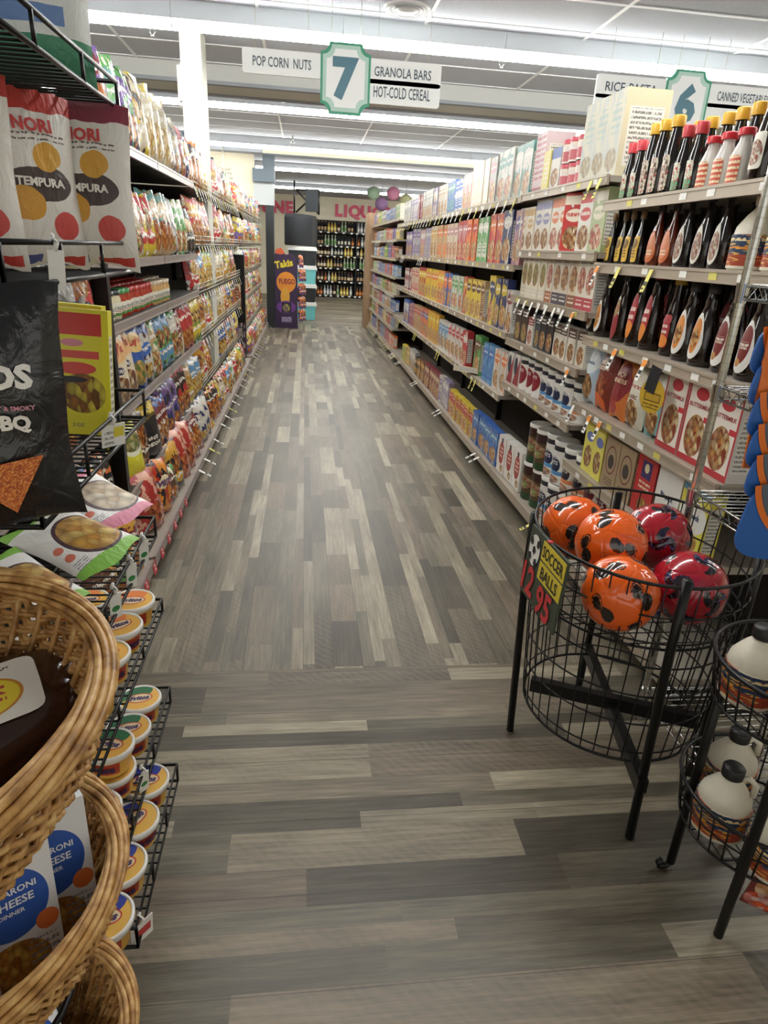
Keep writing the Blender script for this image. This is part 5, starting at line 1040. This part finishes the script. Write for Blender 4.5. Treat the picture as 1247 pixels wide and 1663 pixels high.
# ================================================================== left wire rack with snacks
wx0, wx1, wy0, wy1 = -.86, -.35, .85, 1.46
wr = thing('snack_rack', 'black wire snack rack filling the left picture edge', 'rack', ((wx0+wx1)/2, (wy0+wy1)/2, 0)); wcx, wcy = (wx0+wx1)/2, (wy0+wy1)/2
def wshelf(z, rail, x1=wx1, y0=wy0, y1=wy1, step=.025):
    g = G(); X0, X1, Y0, Y1 = wx0-wcx, x1-wcx, y0-wcy, y1-wcy
    for zz in (z, z+rail): g.tube([(X0, Y0, zz), (X1, Y0, zz), (X1, Y1, zz), (X0, Y1, zz)], .0042, 6, 0, True)
    n = int((Y1-Y0)/step)
    for k in range(1, n): g.tube([(X0, Y0+(Y1-Y0)*k/n, z), (X1, Y0+(Y1-Y0)*k/n, z)], .0022, 5)
    for k in range(4): g.tube([(X0+(X1-X0)*k/3, Y0, z), (X0+(X1-X0)*k/3, Y0, z+rail)], .0034, 5); g.tube([(X1, Y0+(Y1-Y0)*k/3, z), (X1, Y0+(Y1-Y0)*k/3, z+rail)], .0034, 5)
    for k in (1, 2): g.tube([(X0+(X1-X0)*k/3, Y0, z), (X0+(X1-X0)*k/3, Y1, z)], .003, 5)
    g.obj('wire_shelf', M_black, wr)
wshelf(1.722, .042); wshelf(1.435, .052); wshelf(1.13, .06); wshelf(.84, .05); wshelf(.635, .035); wshelf(.355, .05); wshelf(.285, .05, x1=-.30, y1=1.255)
g = G(); g.box(-.62-wcx, -.58-wcx, 1.46-wcy, 1.49-wcy, 0, 1.98); g.obj('upright', M_black, wr)
g = G(); g.box(-.80-wcx, -.76-wcx, 1.46-wcy, 1.49-wcy, 0, 1.98); g.obj('upright', M_black, wr)
g = G(); g.box(wx0-wcx, -.52-wcx, wy0-wcy-.0, wy1-wcy+.02, .0, .03); g.obj('base', M_black, wr)
nori = lambda t2: bagmesh('bag', .165, .285, .05, art('nori_white'+t2, '#e9e6e0', [('band', .87, 1, '#c3423a' if t2 == 'a' else '#8f3a4c'), ('disc', .5, .47, .38, .1, '#4a3a38'), ('disc', .62, .62, .16, .08, '#dba43c'), ('disc', .32, .36, .22, .1, '#d9a03c'), ('disc', .75, .24, .15, .08, '#d2524c'), ('rect', .05, .45, .02, .07, '#5a62a0'), ('rect', .55, .95, .02, .07, '#c3423a'), ('lines', .15, .85, .71, .75, 1, '#6a625c')], .45, .35, wob=.05),
      [T('NORI', .79, .075, '#cf4a4a', mw=.74, b=.04), T('TEMPURA', .48, .05, '#f0ece4', mw=.7, b=.04)], 41, crease=.7)
nA, nB = nori('a'), nori('b')
for (x, y, me, a, lb) in ((-.405, 1.41, nB, .06, 'white snack bag with maroon top, rightmost on the rack'), (-.47, 1.33, nA, .75, 'white snack bag turned to show its grey back'), (-.535, 1.20, nA, .2, 'white snack bag with red top behind the front one'), (-.50, .985, nA, .15, 'white snack bag with red top nearest the camera')):
    o = inst('snack_bag', me, None, (x, y, 1.441), (R(-3), 0, a)); tag(o, lb, 'bag', 'white snack bags on the eye level rack shelf')
redt = carton('tray', .085, .04, .12, art('red_tray', '#a83a40', [('lines', .1, .9, .2, .8, 2, '#d98a84')]), '#a03a40')
topb = bagmesh('bag', .18, .30, .07, art('green_white', '#dfe3e2', [('band', .0, .22, '#3f8a6a'), ('disc', .5, .75, .4, .16, '#4a5a60'), ('rect', .2, .8, .27, .36, '#6a8ac0'), ('lines', .15, .85, .4, .55, 4, '#a9adb0')], .4, .4), (), 43)
for (x, y, a, lb) in ((-.445, 1.35, .12, 'white and green bag at the right end of the top rack shelf'), (-.545, 1.15, .2, 'white and green bag second from right on the top rack shelf'), (-.63, 1.0, .1, 'white and green bag at the left of the top rack shelf')):
    tag(inst('snack_bag', topb, None, (x, y, 1.729), (R(-4), 0, a)), lb, 'bag', 'white and green bags on the top rack shelf')
# big black chip bag
bb = bagmesh('bag', .25, .285, .08, art('black_bbq', '#1b1b1f', [('disc', .1, .62, .14, .1, '#e8e4da'), ('blobs', 3, .70, '#3a3a40')], .22, .5, .25), [T('TOS', .66, .10, '#e8e6e0', cx=.22, mw=.5, b=.05), T('BBQ', .47, .075, '#e8e4dc', cx=.24, mw=.42, b=.05), T('SWEET & SMOKY', .535, .02, '#c98a9a', cx=.24, mw=.4)], 44, 18, 22)
o = inst('chip_bag', None, None, (-.405, .80, 1.155), (R(-3), 0, R(12))); inst('bag_body', bb, o)
M_dor = art('dorito', '#c8682a', [('blobs', 9, .5, '#a84c1c'), ('blobs', 22, .56, '#e09a4c', 3)], .6)
for (tri, nm) in (([(-.045, .012), (-.12, .055), (-.125, .11), (.005, .125)], 'chip_picture'), ([(.055, .028), (.012, .062), (.03, .085), (.092, .098)], 'chip_picture')):
    g = G(); q = [(a, -.048, b) for a, b in tri]; g.add(q, [(0, 3, 2, 1)], 0, [(0, 0), (1, 0), (1, 1), (0, 1)]); g.obj(nm, M_dor, o)
tag(o, 'large glossy black barbecue tortilla chip bag in the left foreground', 'bag')
yb = carton('bag', .1, .235, .03, art('yellow_pack', '#ddd43a', [('band', .80, .97, '#c5322c'), ('rect', .88, 1, 0, .97, '#e2da30'), ('rect', .1, .82, .62, .68, '#d2504a'), ('disc', .4, .54, .36, .05, '#cf4a44'), ('disc', .35, .74, .2, .03, '#d98a9a'), ('food', .5, .34, .42, .16, '#a8702c', '#7a4a1c', '#e0d04a'), ('disc', .3, .45, .3, .025, '#26242a')], .3), '#ddd43a', [('3 OZ', -.1, .08, .03, '#7a7a6a', {})])
for (x, y, a, lb) in ((-.425, 1.30, .04, 'yellow snack packet with red top, front one'), (-.46, 1.39, .0, 'yellow snack packet with red top, behind the front one')):
    tag(inst('snack_packet', yb, None, (x, y, 1.137), (R(-3), R(3), a)), lb+' on the rack', 'packet', 'yellow and red packets on the rack')
slv = bagmesh('bag', .06, .23, .03, mat('foil', '#c9c9cc', .2, .8, bump=.6, bscale=30), (), 45)
tag(inst('foil_packet', slv, None, (-.47, 1.43, 1.15), (0, 0, .5)), 'crumpled silver foil packet poking up behind the yellow packets', 'packet')
# frozen-style pouches lying on the sloped shelf
def pch(n, c, fd): return bagmesh('pouch', .15, .235, .03, art(n, '#e6e4e2', [('band', .0, .12, c), ('band', .9, 1, c), ('disc', .66, .42, .4, .32, '#4a3038'), ('food', .68, .42, .36, .29, *fd, 7), ('disc', .16, .28, .07, .045, '#d0705a'), ('disc', .16, .42, .07, .045, '#d0705a'), ('lines', .08, .3, .1, .2, 4, '#8a8a90')], .4, .2), (), 46, crease=.4)
pg_, pp_ = pch('pouch_green', '#86bf4e', ('#e0b04a', '#c98a34', '#f0cf7a')), pch('pouch_pink', '#d9829c', ('#d9cbb4', '#c9b090', '#ece0cc'))
def lay(me, cx, cy, cz, axis, lb, lift):
    zax = Vector(axis).normalized(); n = Vector((.25, -.45, 1)).normalized(); n = (n-zax*n.dot(zax)).normalized(); yax = -n; xax = yax.cross(zax)
    Mx = Matrix((xax, yax, zax)).transposed().to_4x4(); Mx.translation = Vector((cx, cy, cz))-zax*.117; o = inst('snack_pouch', me); o.matrix_world = Mx
    tag(o, lb, 'pouch', 'snack pouches lying on the sloping rack shelf')
lay(pg_, -.465, 1.255, .925, (-.82, .5, .12), 'white pouch with green ends and golden snack picture, topmost', 0)
lay(pp_, -.475, 1.45, .935, (-.75, .6, .14), 'white pouch with pink ends and pale snack picture', 0)
lay(pg_, -.515, 1.10, .895, (-.75, .6, .1), 'lower green ended pouch half hidden by the black bag', 0)
g = G(); g.lathe([(.075, 0), (.08, .05), (.084, .052), (.084, .065), (.07, .068), (.0, .068)], 28); g.ring((0, 0, .068), .06, .006, 28, 5, 1); tag(g.obj('round_tin', [M_black, M_white], None, (-.47, .91, .90), (R(20), R(8), 0)), 'black round tin with white ring above the wicker basket', 'tin')
# tubs
def tub(nm, c1, c2, seed):
    pr = [(.040, 0), (.047, .05)]
    g = G(); g.lathe(pr, 24, 0); fn = lambda x, z: -math.sqrt(max(0, (.0405+.007*z/.05+.001)**2-x*x)); g.text('Fritos', 0, .027, .02, 1, fn=fn, maxw=.055, bold=.04)
    bm = g.mesh('tub_body', [art('tub_side_'+nm, c2, [('rect', .36, .64, .2, .8, '#b5402c'), ('rect', .86, 1, .2, .8, '#b5402c'), ('band', 0, .1, '#d9b04a')], .4), mat('tub_print', '#3a2a5c')])
    g = G(); g.lathe([(.0485, .046), (.052, .047), (.0525, .057), (.0505, .061), (.048, .0612), (.0462, .0585)], 32, 0)
    n = 32; g.add([(.0464*math.cos(2*PI*k/n), .0464*math.sin(2*PI*k/n), .0586) for k in range(n)], [tuple(range(n))], 1, [(.5+.5*math.cos(2*PI*k/n), .5+.5*math.sin(2*PI*k/n)) for k in range(n)])
    vs, fs, W, Ht = text_mesh('Fritos', .05, .2); k = .017/Ht; g.add([(a*k*.9, b*k, .0595) for a, b in vs], fs, 2)
    lm = g.mesh('lid', [mat('tub_white', '#eceae6', .3), art('tub_lid_'+nm, c2, [('diag', -.45, .5, c2), ('disc', .12, .85, .72, .46, c1), ('disc', .5, .36, .46, .2, c2), ('disc', .5, .5, .33, .2, '#b8342c'), ('disc', .5, .5, .3, .165, '#e0c9a0')], .35), mat('tub_print', '#3a2a5c')])
    def b(n_): o = inst(n_, None); inst('tub_body', bm, o); inst('lid', lm, o); return o
    return b
to, tg_, tb = tub('orange', '#dc7a36', '#e2ac48', 0), tub('green', '#2f6a48', '#e0ac50', 1), tub('blue', '#2a3c94', '#e0b050', 2)
def tubs(b, z, spots, word, shelf):
    for (x, y, a, lb) in spots:
        o = b('dip_tub'); o.location = (x, y, z); o.rotation_euler = (0, 0, a); tag(o, '%s lidded dip tub, %s on the %s' % (word, lb, shelf), 'tub', '%s lidded dip tubs on the rack' % word)
tubs(to, .641, [(-.405, 1.405, .1, 'farthest'), (-.408, 1.295, .7, 'second from far end'), (-.408, 1.185, .5, 'third from far end'), (-.408, 1.078, .1, 'fourth from far end'), (-.51, 1.41, .3, 'inner one'), (-.515, 1.30, .0, 'second inner one')], 'orange', 'upper tub shelf')
tubs(tg_, .361, [(-.41, 1.40, .2, 'farthest'), (-.412, 1.29, .3, 'second from far end')], 'green', 'middle tub shelf')
tubs(tg_, .424, [(-.415, 1.165, -.2, 'stacked one nearest')], 'green', 'middle tub shelf')
tubs(tg_, .361, [(-.416, 1.16, .3, 'under the stacked one'), (-.418, 1.05, .1, 'fourth from far end')], 'green', 'middle tub shelf')
tubs(tb, .291, [(-.357, 1.195, .1, 'farthest'), (-.357, 1.085, .9, 'second from far end'), (-.358, .975, .2, 'middle'), (-.357, .905-.04, .0, 'nearest')], 'blue', 'lowest tub shelf')
# clip tags hanging on the rails
for (x, y, z, c, lb) in ((-.345, 1.33, .895, 'g', 'far white price clip with green mark on the pouch rail'), (-.345, 1.22, .895, 'g', 'middle white price clip with green mark on the pouch rail'), (-.345, 1.10, .895, 'g', 'near white price clip with green mark on the pouch rail'), (-.345, 1.02, 1.485, 'w', 'white clip tag on the eye level rack rail'), (-.345, 1.2, 1.19, 'y', 'white and yellow price card hanging from the packet rail'), (-.345, 1.15, .42, 'g', 'white price clip above the green lidded tubs'), (-.295, .87, .33, 'r', 'white and red price card at the end of the lowest rail')):
    o = thing('price_clip', lb, 'price tag', (x, y, z), (R(6), 0, R(50)))
    g = G(); h = .062 if c != 'y' else .05; wd = .012 if c in 'gw' else .024
    g.box(-wd, wd, -.001, .001, -h, -.008, 0, front=0); g.obj('card', art('clip_'+c, '#ecebe6', {'g': [('disc', .5, .4, .35, .12, '#3a8a4c')], 'w': [], 'y': [('rect', .5, .95, .4, .85, '#e0d24a'), ('lines', .1, .5, .1, .8, 3, '#8a8a8a')], 'r': [('rect', .3, .9, .3, .7, '#c8403c')]}[c], .5), o)
    g = G(); g.tube([(0, .004, -.012), (0, -.004, .002), (0, .006, .01), (0, .01, -.002)], .004, 6); g.obj('clip', M_white, o)

# ================================================================== wicker baskets
def wick(): return art('wicker', '#b98a4e', [('blobs', 9, .5, '#cfa365'), ('blobs', 15, .6, '#8f6232', 5)], .5)
def wmat():
    if 'wickr' in MC: return MC['wickr']
    m = bpy.data.materials.new('wicker'); MC['wickr'] = m; m.use_nodes = True; t = NT(m.node_tree); b = m.node_tree.nodes['Principled BSDF']
    oc = t.n('ShaderNodeTexCoord').outputs['Object']; n = t.n('ShaderNodeTexNoise'); n.inputs['Scale'].default_value = 45; n.inputs['Detail'].default_value = 4; t.set(n.inputs['Vector'], oc)
    t.set(b.inputs['Base Color'], t.ramp(n.outputs[0], [(.3, '#7d5428'), (.5, '#b98a4e'), (.7, '#d9b376')])); b.inputs['Roughness'].default_value = .45
    bp = t.n('ShaderNodeBump'); bp.inputs['Strength'].default_value = .3; bp.inputs['Distance'].default_value = .001; t.set(bp.inputs['Height'], n.outputs[0]); t.set(b.inputs['Normal'], bp.outputs[0]); return m
def basket(lb, c, Rr, depth, tilt, rows=11, botk=.68):
    o = thing('wicker_basket', lb, 'basket', c, tilt)
    ns = 44
    for j in range(9):     # rim: strands wound round each other
        g = G(); ph = 2*PI*j/9; pts = []
        for i in range(96):
            a = 2*PI*i/96; t = 2*a+ph; rr = .011*math.cos(t); zz = .013*math.sin(t); pts.append(((Rr+rr)*math.cos(a), (Rr+rr)*math.sin(a), zz))
        g.tube(pts, .0042, 6, 0, True); g.obj('rim_strand', wmat(), o)
    g = G(); stakes = 2*ns
    for r in range(rows):      # weaving
        f = (r+.5)/rows; z = -.015-depth*f; rad = Rr*(1-(1-botk)*f**1.4)
        for pair in (0, 1):
            pts = [((rad+.0055*math.cos(ns*a+PI*((r+pair) % 2)))*math.cos(a), (rad+.0055*math.cos(ns*a+PI*((r+pair) % 2)))*math.sin(a), z+(pair-.5)*.006+.003*math.sin(ns*a*.5)) for a in [2*PI*i/(ns*4) for i in range(ns*4)]]
            g.tube(pts, .0036, 5, 0, True)
    g.obj('woven_wall', wmat(), o)
    g = G()
    for k in range(ns):
        a = 2*PI*k/ns; g.tube([(Rr*(1-(1-botk)*f**1.4)*math.cos(a), Rr*(1-(1-botk)*f**1.4)*math.sin(a), -.0-depth*f) for f in (0, .25, .5, .75, 1)], .0038, 5)
    g.obj('stakes', wmat(), o)
    g = G(); rb = Rr*botk; g.lathe([(rb, -depth-.018), (rb, -depth-.008), (0, -depth-.006)], 40)
    for q in range(1, 9): g.ring((0, 0, -depth-.006), rb*q/9, .004, 44, 5)
    g.obj('woven_base', wmat(), o)
    return o
basket('topmost wicker basket holding a dark brown loaf pack', (-.451, .508, 1.10), .260, .15, (0, 0, 0), 16)
basket('middle wicker basket holding white and blue dinner boxes', (-.440, .616, .75), .203, .13, (0, 0, 0), 14)
basket('lowest wicker basket at the bottom left picture corner', (-.425, .62, .42), .172, .12, (0, 0, 0), 13)
o = thing('basket_stand', 'black metal stand carrying the three wicker baskets', 'stand', (-.56, .47, 0))
for (x, y) in ((-.22, .15), (.06, -.22), (-.2, -.2)):
    g = G(); g.tube([(x, y, 0), (x, y, 1.1)], .009, 8); g.obj('leg', M_black, o)
for z in (.24, .58, .9):
    g = G(); g.ring((.13, .12, z), .13, .005, 30, 6); g.obj('support_ring', M_black, o)
# loaf pack
o = thing('loaf_pack', 'dark brown wrapped loaf with white label in the top basket', 'food pack', (-.345, .625, .955), (R(10), R(-6), R(28)))
g = G(); M_loaf = mat('loaf', '#3a1f16', .25, bump=.3, bscale=30, coat=.4)
pr = [(0, 0)]; g.lathe([(.10, 0), (.112, .015), (.112, .055), (.098, .075), (.0, .078)], 8, 0, sx=1.05, sy=.7); g.obj('wrapped_loaf', M_loaf, o)
g = G(); g.patch(lambda x, z: 0, 0, 0, .062, .045, 0, 24, 2, 0, 'rect'); g.v = [(x, z, .0795) for x, y, z in g.v]; g.f = [f[::-1] for f in g.f]; g.uv = [u[::-1] for u in g.uv]
g.obj('label', art('loaf_label', '#eae6dc', [('disc', .5, .45, .36, .34, '#c8882c'), ('disc', .5, .45, .33, .31, '#e6cf30'), ('lines', .28, .72, .3, .6, 3, '#b5402c'), ('lines', .2, .8, .84, .93, 1, '#4a3a3a')]), o)
mc = carton('box', .1, .19, .035, art('mac', '#dedee0', [('disc', .5, .60, .42, .24, '#2c56a8'), ('rect', .12, .46, .83, .97, '#15181c'), ('food', .45, .17, .4, .17, '#d99a3c', '#b5722c', '#e9b85a', 14), ('disc', .86, .4, .13, .07, '#d9713a'), ('lines', .62, .95, .04, .3, 5, '#8a8a90')]), '#d6d6d8', [('MACARONI', .0, .70, .045, '#e9eaee', {'mw': .6}), ('CHEESE', .02, .62, .055, '#e9eaee', {'mw': .6}), ('DINNER', .0, .55, .03, '#e9eaee', {'mw': .4})])
g = G(); fl0 = lambda x, z: 0
for (x, y, z, rx, rz, lb) in ((-.345, .572, .640, -12, 35, 'white dinner box with blue circle, front right in the middle basket'), (-.322, .632, .632, -13, 33, 'white dinner box with blue circle, at the back of middle basket'), (-.392, .505, .64, -10, 38, 'white dinner box at the left picture edge')):
    o = thing('dinner_box', lb, 'box', (x, y, z), (R(rx), R(3), R(rz)), group='white and blue dinner boxes in the middle basket')
    inst('carton', mc, o)
    g = G(); g.patch(lambda a, b: 0, .022, 0, .022, .011, 0, 20, 1, 0); g.v = [(a, c, .1906) for a, b, c in g.v]; g.f = [f[::-1] for f in g.f]; g.obj('blue_oval', mat('mac_blue', '#2c56a8', .5), o)
    g = G(); g.box(-.036, -.014, -.004, .006, .190, .1904); g.obj('black_mark', M_ink, o)
o = thing('dinner_box', 'white dinner box leaning over in the lowest basket', 'box', (-.35, .555, .315), (R(-58), R(10), R(40)), group=None); inst('carton', mc, o)
o = thing('dinner_box', 'dark navy backed dinner box under the leaning one', 'box', (-.40, .62, .30), (R(-52), R(12), R(34))); inst('carton', carton('box', .1, .19, .035, art('mac2', '#27313f', [('disc', .5, .6, .42, .24, '#2c56a8')]), '#2a3444'), o)
